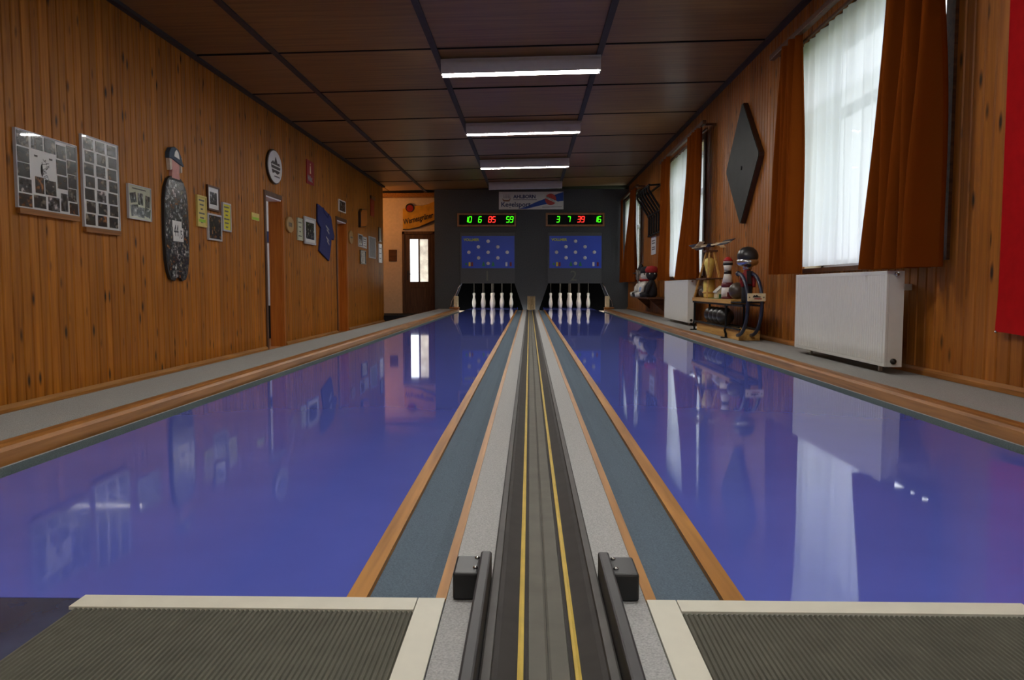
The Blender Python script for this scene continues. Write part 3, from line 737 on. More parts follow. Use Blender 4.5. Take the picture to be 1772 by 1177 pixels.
# ------------------------------------------------------------------ ball rack with trophies
rk = thing('ball_rack', (2.25, 8.8, .018), 'black iron ball rack with wooden plinth and curved hoops', 'rack')
MB().box(2.115, 2.33, 7.8, 9.75, .02, .12).build('plinth', 'light_wood', rk, bev=.004)
MB().box(2.08, 2.33, 8.0, 9.88, .385, .43).build('table_board', 'light_wood', rk, bev=.004)
for x in (2.10, 2.29):
    for y in (8.25, 9.82):
        MB().tube([(x, y, .39), (x, y, .14), (x - .012, y, .10), (x, y, .06), (x, y, .03)], .013, 8).build('leg', 'wrought_black', rk)
        MB().box(x - .05, x + .03, y - .015, y + .015, .018, .03).build('foot', 'wrought_black', rk)
    MB().bar((x, 7.6, .375), (x, 9.9, .375), .02, .02).build('rail', 'wrought_black', rk)
    MB().bar((x, 7.7, .135), (x, 9.85, .135), .016, .016).build('rail', 'wrought_black', rk)
    pts = [(x, 7.80 - .36 * math.cos(R(a)) if True else 0, .385 + .31 * math.sin(R(a))) for a in range(-88, 100, 12)]
    pts = [(p[0] if x < 2.2 else 2.235, p[1], p[2]) for p in pts]
    hp = MB().tube(pts, .018, 10).build('hoop', 'hoop_blue', rk, True)
    MB().ball(pts[-1], .028, 12).build('hoop_end', 'hoop_blue', hp, True)
for x in (2.15, 2.24): MB().bar((x, 8.25, .13), (x, 9.7, .13), .014, .014).build('cradle_rail', 'wrought_black', rk)
MB().box(2.08, 2.31, 7.6, 8.0, .40, .412).build('tray', 'wrought_black', rk)
pl = thing('name_plate', (2.2, 7.42, .42), 'cream wooden plate with small emblem fixed across the hoops', 'plate')
MB().box(2.085, 2.255, 7.39, 7.412, .425, .50).build('board', 'cream', pl, bev=.003)
MB().prism([(2.13, .467), (2.142, .485), (2.155, .478), (2.168, .488), (2.18, .475), (2.205, .47), (2.205, .463), (2.13, .462)], 'y', 7.386, 7.39).build('emblem', 'black_ink', pl)
MB().box(2.145, 2.215, 7.386, 7.39, .444, .453).build('text_line', 'sign_red', pl)
for sx_ in (2.10, 2.235): MB().lathe([(.006, 0), (.006, -.003)], (sx_, 7.39, .463), 8, 'y').build('screw', 'valve_dark', pl)
proto = None
for k in range(4):
    y = 8.66 + k * .205
    if proto is None:
        mb = MB().ball((2.195, y, .235), .096, 28); proto = mb.build('bowling_ball', 'ball_black', smooth=True, loc=(2.195, y, .235)); o = proto
    else:
        o = proto.copy(); col.objects.link(o); o.location = (2.195, y, .235)
    tag(o, 'black bowling ball in the row at the bottom of the rack', 'ball', 'balls in the lower rack')
tag(MB().ball((2.2, 8.2, .431 + .09), .09, 28).build('bowling_ball', 'ball_brown', smooth=True), 'dark brown bowling ball on the rack tray beside the lighthouse', 'ball')
tag(MB().ball((2.2, 9.78, .431 + .06), .06, 24).build('small_ball', 'ball_brown', smooth=True), 'small dark ball on the table board under the windmill', 'ball')
# windmill-like turning model
wm = thing('wooden_windmill', (2.20, 9.5, .43), 'light wooden four-legged stand with a turning blade wheel on top', 'model')
top = (2.20, 9.46, 1.0)
for dx in (-.1, .1):
    for dy in (-.34, .34):
        MB().bar((2.20 + dx, 9.50 + dy, .432), (2.20 + dx * .25, 9.46 + dy * .2, 1.0), .02, .02).build('leg', 'light_wood', wm)
MB().box(2.13, 2.27, 9.36, 9.56, .985, 1.005).build('top_plate', 'brown_frame', wm)
MB().box(2.1, 2.30, 9.2, 9.75, .655, .67).build('middle_plate', 'brown_frame', wm)
MB().lathe([(.008, 1.0), (.008, 1.07)], (2.20, 9.46, 0), 8).build('axle', 'steel', wm)
MB().lathe([(.05, 1.05), (.06, 1.07), (.03, 1.09)], (2.20, 9.46, 0), 12).build('hub', 'hoop_blue', wm)
for k in range(4):
    a = R(10 + 90 * k); d_ = Vector((math.cos(a) * .45, math.sin(a) * 1.0, 0)); d_.normalize(); n_ = Vector((-d_.y, d_.x, 0))
    L_ = .15 if abs(d_.x) > .6 else .7
    p0 = Vector((2.20, 9.46, 1.07)) + d_ * .04; p1 = p0 + d_ * (L_ * .5); p2 = p0 + d_ * L_
    bl = MB().bar(p0, p2, .022, .016).build('blade_arm', 'cream', wm)
    q = [p1 + n_ * .05 + Vector((0, 0, .03)), p1 - n_ * .05 - Vector((0, 0, .03)), p2 - n_ * .05 - Vector((0, 0, .03)), p2 + n_ * .05 + Vector((0, 0, .03))]
    up = Vector((0, 0, .008))
    MB().add(q + [p + up for p in q], [(0, 1, 2, 3), (7, 6, 5, 4), (0, 4, 5, 1), (1, 5, 6, 2), (2, 6, 7, 3), (3, 7, 4, 0)]).build('blade', 'hoop_blue' if k % 2 else 'cream', bl)
PINP = [(.028, 0), (.034, .012), (.045, .06), (.0535, .12), (.0525, .16), (.042, .22), (.029, .28), (.026, .305), (.031, .335), (.036, .37), (.034, .393), (.022, .404), (.008, .408)]
yp = thing('yellow_pin', (2.20, 9.48, .43), 'yellow bowling pin inside the wooden windmill stand', 'pin')
MB().lathe([(.06, .43), (.066, .45), (.07, .54), (.068, .64), (.062, .655)], (2.20, 9.48, 0), 22).build('lower_body', 'yellow_pin', yp, True)
MB().lathe([(.02, .672), (.03, .70), (.06, .82), (.066, .86), (.055, .90), (.02, .92)], (2.20, 9.48, 0), 22).build('upper_body', 'yellow_pin', yp, True)
MB().lathe([(.075, .485), (.082, .495), (.075, .505)], (2.20, 9.48, 0), 22).build('rope_ring', 'light_wood', yp, True)
lh = thing('lighthouse_pin', (2.18, 8.53, .43), 'pin painted as a red and white lighthouse', 'ornament')
LHX, LHY = 2.18, 8.53
for nm, mt, pr in (('foot_band', 'maroon', [(.066, .43), (.066, .458)]), ('lower_tower', 'pin_white', [(.065, .458), (.063, .56)]), ('middle_band', 'maroon', [(.067, .56), (.062, .61)]),
                   ('upper_tower', 'pin_white', [(.059, .61), (.045, .68), (.038, .705)]), ('neck_band', 'sign_dark', [(.041, .705), (.038, .74)]), ('lantern_base', 'pin_white', [(.036, .74), (.048, .80)]),
                   ('railing', 'black_ink', [(.05, .80), (.052, .825)]), ('lantern', 'doll_white', [(.048, .825), (.05, .845)]), ('roof', 'bright_red', [(.055, .845), (.045, .865), (.02, .888), (.004, .893)])):
    MB().lathe(pr, (LHX, LHY, 0), 22).build(nm, mt, lh, True)
MB().box(LHX - .018, LHX + .018, LHY - .069, LHY - .05, .458, .505).build('door', 'maroon', lh)
hs = thing('model_house', (2.19, 8.85, .43), 'tiny cream house with gable on a green base', 'ornament')
MB().box(2.10, 2.30, 8.62, 9.1, .4302, .436).build('lawn', 'turf_green', hs)
MB().prism([(2.13, .436), (2.25, .436), (2.25, .50), (2.19, .555), (2.13, .50)], 'y', 8.78, 8.93).build('walls', 'cream', hs)
MB().prism([(2.118, .497), (2.19, .562), (2.262, .497), (2.262, .508), (2.19, .575), (2.118, .508)], 'y', 8.77, 8.94).build('roof', 'doll_white', hs)
MB().box(2.15, 2.19, 8.776, 8.78, .437, .48).build('door', 'turf_green', hs)
MB().box(2.20, 2.235, 8.776, 8.78, .46, .49).build('window', 'black_ink', hs)
tp = thing('ball_trophy', (2.2, 7.84, .412), 'figure in red and black carrying a silver cup with a black ball', 'trophy')
TX, TY = 2.2, 7.84
MB().lathe([(.05, 0.412), (.055, 0.427), (.05, 0.531), (.058, 0.574)], (TX, TY, 0), 20).build('trousers', 'doll_dark', tp, True)
MB().lathe([(.048, 0.574), (.052, 0.625), (.048, 0.694), (.032, 0.724), (.03, 0.733)], (TX, TY, 0), 20).build('shirt', 'vest_red', tp, True)
for s_ in (-1, 1):
    MB().tube([(TX + s_ * .046, TY, 0.694), (TX + s_ * .064, TY - .02, 0.625), (TX + s_ * .055, TY - .045, 0.565)], [.022, .02, .018], 8).build('arm', 'vest_red', tp, True)
MB().prism([(TX - .02, 0.724), (TX + .02, 0.724), (TX + .03, 0.591), (TX - .012, 0.591)], 'y', TY - .056, TY - .044).build('vest', 'doll_dark', tp)
MB().lathe([(.034, .733), (.046, .742), (.04, .752), (.05, .765), (.092, .78), (.108, .806), (.104, .83), (.085, .848), (.05, .855)], (TX, TY, 0), 26).build('silver_cup', 'steel', tp, True)
MB().lathe([(.095, 0.832), (.104, 0.857), (.103, 0.888), (.088, 0.926), (.055, 0.956), (.01, 0.968)], (TX, TY, 0), 26).build('ball', 'ball_black', tp, True)

# ------------------------------------------------------------------ pin machine front
def flap(x0, x1, txt, label, dx):
    z0, z1 = .655, 1.91; y = YD
    t = thing('scoring_flap', ((x0 + x1) / 2, y, z0), label, 'panel')
    MB().box(x0, x1, y - .05, y - .002, z0, z1).build('board', 'dark_flap', t, bev=.006)
    a, b, c_, e = x0 + .04, x1 - .015, 1.03, 1.825
    p = MB().box(a, b, y - .06, y - .05, c_, e).build('light_panel', 'panel_blue', t)
    U = lambda u: a + (b - a) * u; V = lambda v_: e - (e - c_) * v_
    for (px, py) in ((405, 367), (300, 427), (510, 427), (197, 485), (405, 485), (612, 485), (302, 545), (510, 545), (405, 605)):
        MB().ball((U((px - 118) / 572), y - .062, V((py - 310) / 345)), .044, 16, sy=.6).build('lamp_dome', 'dome_white', p, True)
    zi = V(.87)
    MB().lathe([(.028, 0), (.028, -.006)], (U(.085), y - .06, zi), 16, 'y').build('indicator', 'indicator_green', p)
    for u, mt in ((.15, 'indicator_yellow'), (.197, 'indicator_red'), (.848, 'indicator_white'), (.93, 'indicator_red')):
        MB().box(U(u) - .024, U(u) + .024, y - .068, y - .06, zi - .055, zi + .045).build('indicator', mt, p)
    for u in (.415, .595): MB().prism([(U(u) - .04, zi - .05), (U(u) + .04, zi - .05), (U(u) + .012, zi + .05), (U(u) - .012, zi + .05)], 'y', y - .066, y - .06).build('indicator', 'indicator_green', p)
    lettering('VOLLMER', .088, 'letter_yellow', p, (U(.04), y - .0615, V(.155)), (1, 0, 0), (0, 0, 1), bold=.003)
    lettering(txt, .36, 'number_outline', t, ((x0 + x1) / 2 + dx, y - .0515, .72), (1, 0, 0), (0, 0, 1), name='lane_number')
flap(-1.72, -.355, '1', 'dark flap with blue lamp panel and numeral, on the corridor door side', -.1)
flap(.455, 1.795, '2', 'dark flap with blue lamp panel and numeral, on the window side', -.12)
# the numerals on the flaps are outlines: cut by an inner face of the flap colour
SEG = {'0': 'abcdef', '1': 'bc', '2': 'abged', '3': 'abgcd', '4': 'fgbc', '5': 'afgcd', '6': 'afgecd', '7': 'abc', '8': 'abcdefg', '9': 'abcdfg'}
def digit(ch, x, z, h_, y, mat, parent):
    w_, t = h_ * .5, h_ * .13; sl = .12; mb = MB()
    def seg(p, q):
        (x0, z0), (x1, z1) = p, q
        if z0 == z1: pts = [(x0 + t * .3, z0 - t / 2), (x1 - t * .3, z0 - t / 2), (x1, z0), (x1 - t * .3, z0 + t / 2), (x0 + t * .3, z0 + t / 2), (x0, z0)]
        else: pts = [(x0 - t / 2, z0 + t * .3), (x0, z0), (x0 + t / 2, z0 + t * .3), (x0 + t / 2, z1 - t * .3), (x0, z1), (x0 - t / 2, z1 - t * .3)]
        mb.prism([(x + a + sl * b, z + b) for a, b in pts], 'y', y - .004, y)
    hw, hh = w_ / 2, h_ / 2
    S = {'a': ((-hw, hh), (hw, hh)), 'g': ((-hw, 0), (hw, 0)), 'd': ((-hw, -hh), (hw, -hh)), 'f': ((-hw, 0), (-hw, hh)), 'b': ((hw, 0), (hw, hh)), 'e': ((-hw, -hh), (-hw, 0)), 'c': ((hw, -hh), (hw, 0))}
    for k in SEG[ch]: seg(*S[k])
    return mb.build('digit', mat, parent)
def display(x0, x1, digs, label):
    z0, z1, y = 2.055, 2.385, YD
    t = thing('score_display', ((x0 + x1) / 2, y, z0), label, 'display')
    f = .045
    MB().box(x0, x1, y - .08, y - .001, z0, z0 + f).build('frame_rail', 'display_frame', t, bev=.004)
    MB().box(x0, x1, y - .08, y - .001, z1 - f, z1).build('frame_rail', 'display_frame', t, bev=.004)
    MB().box(x0, x0 + f, y - .08, y - .001, z0 + f, z1 - f).build('frame_stile', 'display_frame', t, bev=.004)
    MB().box(x1 - f, x1, y - .08, y - .001, z0 + f, z1 - f).build('frame_stile', 'display_frame', t, bev=.004)
    fc = MB().box(x0 + f, x1 - f, y - .05, y - .001, z0 + f, z1 - f).build('face', 'display_face', t)
    for ch, px, cl in digs: digit(ch, (px - 916) / 69.3, 2.23, .135, y - .05, 'digit_' + cl, fc)
display(-1.785, -.33, [('1', 807.6, 'green'), ('0', 814.2, 'green'), ('6', 831.3, 'green'), ('8', 848.6, 'red'), ('5', 855.2, 'red'), ('5', 879, 'green'), ('9', 885.4, 'green')], 'wood framed digit display of the lane beside the rear door')
display(.405, 1.85, [('3', 965, 'green'), ('7', 983.3, 'green'), ('3', 1000.7, 'red'), ('9', 1007.2, 'red'), ('1', 1029, 'green'), ('6', 1035.6, 'green')], 'wood framed digit display of the lane beside the windows')
# banner
bn = thing('banner', (.04, YD - .02, 2.48), 'white sponsor banner with blue band and red ball on the dark wall', 'banner')
y = YD - .022
MB().box(-.755, .84, YD - .02, YD - .001, 2.48, 2.91).build('sheet', 'banner_white', bn)
X_ = lambda px: -.755 + (px - 122) / 1508 * 1.595
Z_ = lambda py: 2.91 - (py - 95) / 415 * .43
def flat(name, mat, pts, d0, d1): return MB().prism([(X_(a), Z_(b)) for a, b in pts], 'y', YD - d1, YD - d0).build(name, mat, bn)
flat('blue_band', 'banner_blue', [(570, 500), (760, 500), (1000, 440), (1240, 385), (1520, 325), (1628, 312), (1628, 100), (1440, 165), (1190, 265), (1000, 335), (760, 445)], .02, .022)
MB().lathe([(.14, 0), (.14, .004)], (X_(1330), YD - .026, Z_(278)), 28, 'y').build('red_ball', 'banner_red', bn)
flat('ribbon', 'banner_white', [(1175, 235), (1215, 195), (1480, 320), (1530, 360), (1490, 400), (1440, 360)], .026, .029)
lettering('GUT HOLZ', .062, 'banner_navy', bn, (X_(1212), YD - .0305, Z_(243)), (1, 0, -.42), (.42, 0, 1), squeeze=.75, depth=.001)
lettering('AHLBORN', .118, 'banner_navy', bn, (X_(462), YD - .022, Z_(248)), (1, 0, 0), (0, 0, 1), bold=.004, depth=.002)
lettering('Kegelsport', .165, 'banner_navy', bn, (X_(170), YD - .025, Z_(448)), (1, 0, 0), (0, 0, 1), bold=.003, depth=.002)
flat('small_line', 'banner_grey', [(455, 275), (1010, 275), (1010, 292), (455, 292)], .02, .022)
flat('small_line', 'banner_grey', [(1130, 452), (1590, 440), (1590, 455), (1130, 467)], .02, .022)
for k in range(5):
    px = 225 + k * 35
    flat('pin_print', 'banner_grey', [(px, 250), (px + 22, 250), (px + 20, 200), (px + 14, 170), (px + 16, 150), (px + 6, 150), (px + 8, 170), (px + 2, 200)], .02, .022)
flat('crown_print', 'banner_brown', [(195, 250), (240, 285), (350, 285), (405, 240), (380, 300), (365, 325), (230, 325), (215, 300)], .022, .024)

# pins hanging on cords in the two pits
pin0 = None
def pins(cx, lab):
    global pin0
    for (a, b) in ((0, 0), (-.25, .25), (.25, .25), (-.5, .5), (0, .5), (.5, .5), (-.25, .75), (.25, .75), (0, 1.0)):
        if pin0 is None:
            pin0 = thing('ninepin', (0, 0, 0), lab, 'pin')
            MB().lathe(PINP, (0, 0, 0), 24).build('body', 'pin_white', pin0, True)
            MB().tube([(0, 0, .4), (0, 0, 1.09)], .004, 6).build('cord', 'cord', pin0)
            o = pin0
        else: o = copy_tree(pin0)
        o.location = (cx + a, 20.15 + b, .001); o['label'] = lab; o['group'] = 'ninepins standing in the pits'
pins(-.985, 'white ninepin on a cord in the pit beside the rear door')
pins(1.075, 'white ninepin on a cord in the pit beside the windows')
for cx, s_ in ((-.985, 'the lane beside the rear door'), (1.075, 'the lane beside the windows')):
    t = thing('pit_lamp', (cx, YD + .25, .95), f'lamp tube hidden above the pins of {s_}', 'lamp')
    MB().box(cx - .65, cx + .65, YD + .2, YD + .3, 1.0, 1.095).build('housing', 'fixture_white', t)
    MB().tube([(cx - .6, YD + .25, .97), (cx + .6, YD + .25, .97)], .018, 10).build('tube', 'pit_tube' if 'pit_tube' in MAT else emitter('pit_tube', (255, 244, 228), 70).name, t, True)
# side bumpers at the pits
for x, s_, lab in ((-1.82, 1, 'cream padded bumper with bent wire at the left end of lane 1'), (1.93, -1, 'cream padded bumper with bent wire at the right end of lane 2')):
    t = thing('side_bumper', (x, YD - .1, 0), lab, 'bumper')
    MB().box(x - .05, x + .05, YD - .16, YD - .02, .06, .34).build('pad', 'cream', t, bev=.015)
    MB().box(x - .16 if s_ > 0 else x - .08, x + .08 if s_ > 0 else x + .16, YD - .25, YD - .02, .031, .06).build('foot', 'lining', t, bev=.01)
    MB().tube([(x + s_ * .13, YD - .02, .66), (x + s_ * .06, YD - .05, .56), (x + .0, YD - .08, .40), (x - s_ * .11, YD - .1, .22), (x - s_ * .135, YD - .1, .1), (x - s_ * .13, YD - .1, .03)], .012, 8).build('wire', 'steel', t, True)
# ball entry post at the end of the track
t = thing('ball_entry_post', (.05, 19.1, 0), 'fluted brass coloured half round post between the two pits', 'post')
pts = []
for k in range(40):
    a = 2 * math.pi * k / 40; r = .092 + .006 * math.cos(10 * a); pts.append((.05 + r * math.cos(a), 19.08 + r * math.sin(a)))
MB().prism(pts, 'z', .0, .335).build('post', 'post_wood', t)
MB().lathe([(.1, .335), (.1, .35)], (.05, 19.08, 0), 24).build('cap', 'rail_lip', t)

# ------------------------------------------------------------------ fluorescent lights
def light(y, on, label):
    x0, x1 = -.95, .76; xm = (x0 + x1) / 2
    zt = zc(xm) - .017; sl = .0205
    t = thing('ceiling_light', (xm, y, zt), label, 'lamp', 'fluorescent ceiling lights')
    def bx(mb, hx, y0_, y1_, a, b):
        v = []
        for zz in (a, b):
            for X, Y in ((-hx, y0_), (hx, y0_), (hx, y1_), (-hx, y1_)): v.append((xm + X, y + Y, zt + zz + sl * X))
        return mb.add(v, [(0, 3, 2, 1), (4, 5, 6, 7), (0, 1, 5, 4), (1, 2, 6, 5), (2, 3, 7, 6), (3, 0, 4, 7)])
    bx(MB(), .855, -.05, .05, -.045, 0).build('mounting_box', 'fixture_white', t)
    bx(MB(), .85, -.075, .075, -.10, -.045).build('reflector', 'fixture_white', t)
    sk = MB()
    for q in ((-.075, -.07), (.07, .075)): bx(sk, .85, q[0], q[1], -.162, -.10)
    sk.build('light_shield', 'fixture_white', t)  # side blades added to keep tube light off the ceiling
    for s_ in (-1, 1):
        v = MB(); X = s_ * .845
        v.box(xm + X - .008, xm + X + .008, y - .03, y + .03, zt - .168 + sl * X, zt - .10 + sl * X).build('end_cap', 'fixture_white', t)
    MB().tube([(xm - .835, y, zt - .14 - sl * .835), (xm + .835, y, zt - .14 + sl * .835)], .026, 14).build('tube', 'tube_on' if on else 'tube_off', t, True)
light(8.42, True, 'lit fluorescent tube fixture on the ceiling over the diamond board')
light(11.66, True, 'lit fluorescent tube fixture over the lanes level with the ball rack radiator')
light(14.95, True, 'lit fluorescent tube fixture closest to the dark wall')
light(18.1, False, 'unlit fluorescent fixture above the banner')
light(5.15, True, 'unseen lit fluorescent fixture added over the lanes near the red flag')  # this fixture and those below are out of view, added for more brightness
light(1.8, True, 'unseen lit fluorescent fixture added over the foul line')
light(-1.4, True, 'unseen lit fluorescent fixture added over the approach')

# ------------------------------------------------------------------ things on the left wall (y along the wall, z up)
WX = XL + .001
def on_wall(name, y0, y1, z0, z1, mat, parent, d0=0, d1=.012, bev=0):
    return MB().box(WX + d0, WX + d1, y0, y1, z0, z1).build(name, mat, parent, bev=bev)
_ph = {}
def photo(parent, y0, y1, z0, z1, d, mat, name='photo', rot=0):
    if mat not in _ph: _ph[mat] = MB().box(0, .002, -.5, .5, -.5, .5).mesh('photo', mat)
    o = inst(_ph[mat], name, (WX + d, (y0 + y1) / 2, (z0 + z1) / 2), parent, (1, y1 - y0, z1 - z0))
    o.rotation_euler.x = rot
    return o
PM = ['print_dark', 'print_dark', 'print_dark', 'print_mixed', 'print_warm']
def collage(y0, y1, z0, z1, rects, label, strip_=True, card='white_card', mats=PM):
    t = thing('photo_collage', (WX, (y0 + y1) / 2, z0), label, 'photo board')
    on_wall('backing', y0, y1, z0, z1, card, t, 0, .014)
    for r in rects:
        u0, v0, u1, v1 = r[:4]
        photo(t, y0 + (y1 - y0) * u0, y0 + (y1 - y0) * u1, z1 - (z1 - z0) * v1, z1 - (z1 - z0) * v0, .0145, random.choice(mats), rot=r[4] if len(r) > 4 else 0)
    on_wall('glass', y0, y1, z0, z1, 'window_glass', t, .018, .021)
    fr = MB(); e = .006
    for q in ((y0 - e, y0, z0 - e, z1 + e), (y1, y1 + e, z0 - e, z1 + e), (y0, y1, z1, z1 + e), (y0, y1, z0 - e, z0)): fr.box(WX, WX + .022, *q)
    fr.build('frame', 'silver_frame', t)
    if strip_: on_wall('ledge', y0, y1, z0 - .045, z0 - e, 'pine_beam', t, 0, .03)
    return t
R1 = [(.02, .01, .2, .2), (.02, .22, .2, .41), (.02, .42, .2, .6), (.03, .62, .22, .8), (.02, .82, .22, .99), (.24, .02, .42, .2), (.28, .56, .42, .78), (.25, .81, .44, .98),
      (.45, .01, .63, .2), (.44, .58, .62, .78), (.48, .8, .67, .99), (.65, .05, .81, .24), (.64, .26, .81, .46), (.65, .48, .82, .66), (.70, .72, .82, .97),
      (.83, .02, .99, .21), (.83, .23, .99, .42), (.84, .43, .99, .62), (.83, .63, .98, .81), (.85, .83, .995, .99)]
c1 = collage(5.21, 5.91, 1.11, 1.635, R1, 'large square collage of photos around a pen drawing')
def wpoly(name, pts, mat, parent, d0, d1): return MB().prism(pts, 'x', WX + d0, WX + d1).build(name, mat, parent)
cy_, cz_ = 5.21 + .70 * .42, 1.635 - .525 * .46
wpoly('drawing_blot', [(cy_ + .018 * math.cos(R(a)) - .012, cz_ + .045 * math.sin(R(a))) for a in range(90, 271, 15)] + [(cy_ + .006 - .012, cz_)], 'black_ink', c1, .0145, .016)
sq = MB(); rr = random.Random(3)
for k in range(9):
    p = [(WX + .0155, cy_ + rr.uniform(-.02, .06) + .012 * j * math.sin(k), cz_ + .07 - .018 * k + .01 * math.cos(2.2 * j + k)) for j in range(5)]
    sq.tube(p, .0016, 4)
sq.build('pen_scribble', 'grey_ink', c1)
for yy in (-.08, .09): on_wall('handwriting', cy_ + yy - .018, cy_ + yy + .018, cz_ + .085, cz_ + .098, 'grey_ink', c1, .0145, .0158)
R2 = [(.05 + .325 * i + (.03 if r % 2 else 0), .02 + .14 * r, .05 + .325 * i + .25 + (.02 if r % 2 else 0), .02 + .14 * r + .122) for i in range(3) for r in range(7)]
collage(5.99, 6.51, 1.04, 1.745, R2, 'tall white board with three columns of photos')
R3 = [(.08, .22, .34, .52, .18), (.42, .2, .64, .56, 0), (.76, .24, .96, .6, -.1), (.1, .58, .42, .92, .12), (.4, .62, .7, .94, -.04), (.72, .62, .97, .9, -.2)]
c3 = collage(6.67, 7.06, 1.165, 1.455, R3, 'small framed sheet with tilted black and white photos', False, 'pale_green', ['print_bw', 'print_bw', 'print_dark'])
on_wall('title_line', 6.74, 6.98, 1.425, 1.435, 'grey_ink', c3, .0145, .016)

# long board cut out as a figure with a cap
fb = thing('figure_board', (WX, 7.55, .62), 'long board figure with cap, covered in photos and marked 44/5', 'board')
def outline(y, s=1.0):
    half = [(.10, 1.635), (.17, 1.60), (.225, 1.52), (.252, 1.40), (.262, 1.2), (.262, 1.0), (.245, .82), (.21, .70), (.16, .635), (.08, .62), (.05, .65)]
    cz = 1.13
    L_ = [(y - a * s, cz + (b - cz) * s) for a, b in half]; Rr = [(y + a * s, cz + (b - cz) * s) for a, b in reversed(half)]
    return L_ + Rr
MB().prism(outline(7.555), 'x', WX, WX + .03).build('board_body', 'photo_edge' if 'photo_edge' in MAT else plain('photo_edge', (34, 32, 30)).name, fb)
def width_at(z):
    return .25 if .85 < z < 1.45 else (.25 - (z - 1.45) * .7 if z >= 1.45 else .25 - (.85 - z) * .45)
rr = random.Random(11)
z = .65
while z < 1.59:
    h_ = rr.uniform(.06, .085); wd = width_at(z + h_ / 2) - .012
    yy = -wd
    while yy < wd - .01:
        ww = min(rr.uniform(.06, .11), wd - yy)
        if not (1.0 < z + h_ / 2 < 1.22 and -.10 < yy + ww / 2 < .12):
            photo(fb, 7.555 + yy, 7.555 + yy + ww, z, min(z + h_, 1.615), .0305 + rr.uniform(0, .001), rr.choice(['print_mixed', 'print_mixed', 'print_bw', 'print_bw', 'print_dark', 'print_warm']))
        yy += ww
    z += h_
on_wall('white_card', 7.45, 7.68, 1.01, 1.21, 'white_card', fb, .0305, .033)
lettering('44', .16, 'black_ink', fb, (WX + .0335, 7.475, 1.06), (0, 1, 0), (0, 0, 1), squeeze=.62, depth=.001)
lettering('/5', .12, 'black_ink', fb, (WX + .0335, 7.595, 1.04), (0, 1, 0), (0, 0, 1), squeeze=.7, depth=.001)
MB().prism([(7.47, 1.62), (7.64, 1.62), (7.63, 1.70), (7.645, 1.80), (7.6, 1.84), (7.48, 1.84), (7.46, 1.78), (7.485, 1.70)], 'x', WX, WX + .032).build('neck', 'skin_pink', fb)
for a, b in ((7.415, 7.475), (7.645, 7.69)): MB().prism([(a, 1.84), (b, 1.84), (b - .005, 1.70), (a + .02, 1.69)], 'x', WX, WX + .036).build('hair', 'hair_pale', fb)
MB().prism([(7.40, 1.80), (7.41, 1.86), (7.45, 1.905), (7.53, 1.925), (7.61, 1.905), (7.66, 1.85), (7.69, 1.79), (7.72, 1.765), (7.70, 1.755), (7.60, 1.775), (7.48, 1.80)], 'x', WX, WX + .045).build('cap', 'cap_blue', fb, bev=.006)
MB().prism([(7.50, 1.83), (7.515, 1.875), (7.55, 1.90), (7.59, 1.875), (7.61, 1.815)], 'x', WX + .045, WX + .05).build('cap_badge', 'white_card', fb)

def framed(name, y0, y1, z0, z1, fmat, imat, label, cat='picture', mat_border=None, fw=.018, lines=0, lmat='grey_ink'):
    t = thing(name, (WX, (y0 + y1) / 2, z0), label, cat)
    fr = MB()
    for q in ((y0, y0 + fw, z0, z1), (y1 - fw, y1, z0, z1), (y0 + fw, y1 - fw, z1 - fw, z1), (y0 + fw, y1 - fw, z0, z0 + fw)): fr.box(WX, WX + .022, *q)
    fr.build('frame', fmat, t)
    if mat_border: on_wall('mount', y0 + fw, y1 - fw, z0 + fw, z1 - fw, mat_border[0], t, 0, .012)
    b = fw + (mat_border[1] if mat_border else 0)
    on_wall('picture', y0 + b, y1 - b, z0 + b, z1 - b, imat, t, 0, .014)
    for k in range(lines):
        zz = z1 - b - (z1 - z0 - 2 * b) * (k + .7) / (lines + .4); mrg = .03 + .02 * (k % 3)
        on_wall('text_line', y0 + b + mrg, y1 - b - mrg, zz - .008, zz + .008, lmat, t, .014, .0155)
    return t
t = framed('certificate', 8.06, 8.29, 1.20, 1.53, 'yellow_paper', 'yellow_paper', 'pale yellow certificate beside the figure board', 'certificate', lines=6)
on_wall('seal', 8.09, 8.26, 1.25, 1.28, 'lime', t, .014, .016)
framed('framed_photo', 8.33, 8.65, 1.40, 1.67, 'brown_frame', 'photo_bw', 'black and white photo in brown frame with white mount', mat_border=('white_card', .05))
framed('framed_photo', 8.32, 8.69, 1.075, 1.365, 'silver_frame', 'photo_warm', 'dark colour photo in a silver frame')
framed('certificate', 8.73, 8.97, 1.20, 1.525, 'silver_frame', 'bright_yellow', 'bright yellow sheet in a white frame', 'certificate', lines=6)
t = tag(on_wall('small_sign', 9.67, 9.93, 1.41, 1.50, 'yellow_paper', None), 'tiny yellow green sign beside the open doorway', 'sign')
on_wall('green_field', 9.69, 9.91, 1.415, 1.445, 'lime', t, .012, .014)
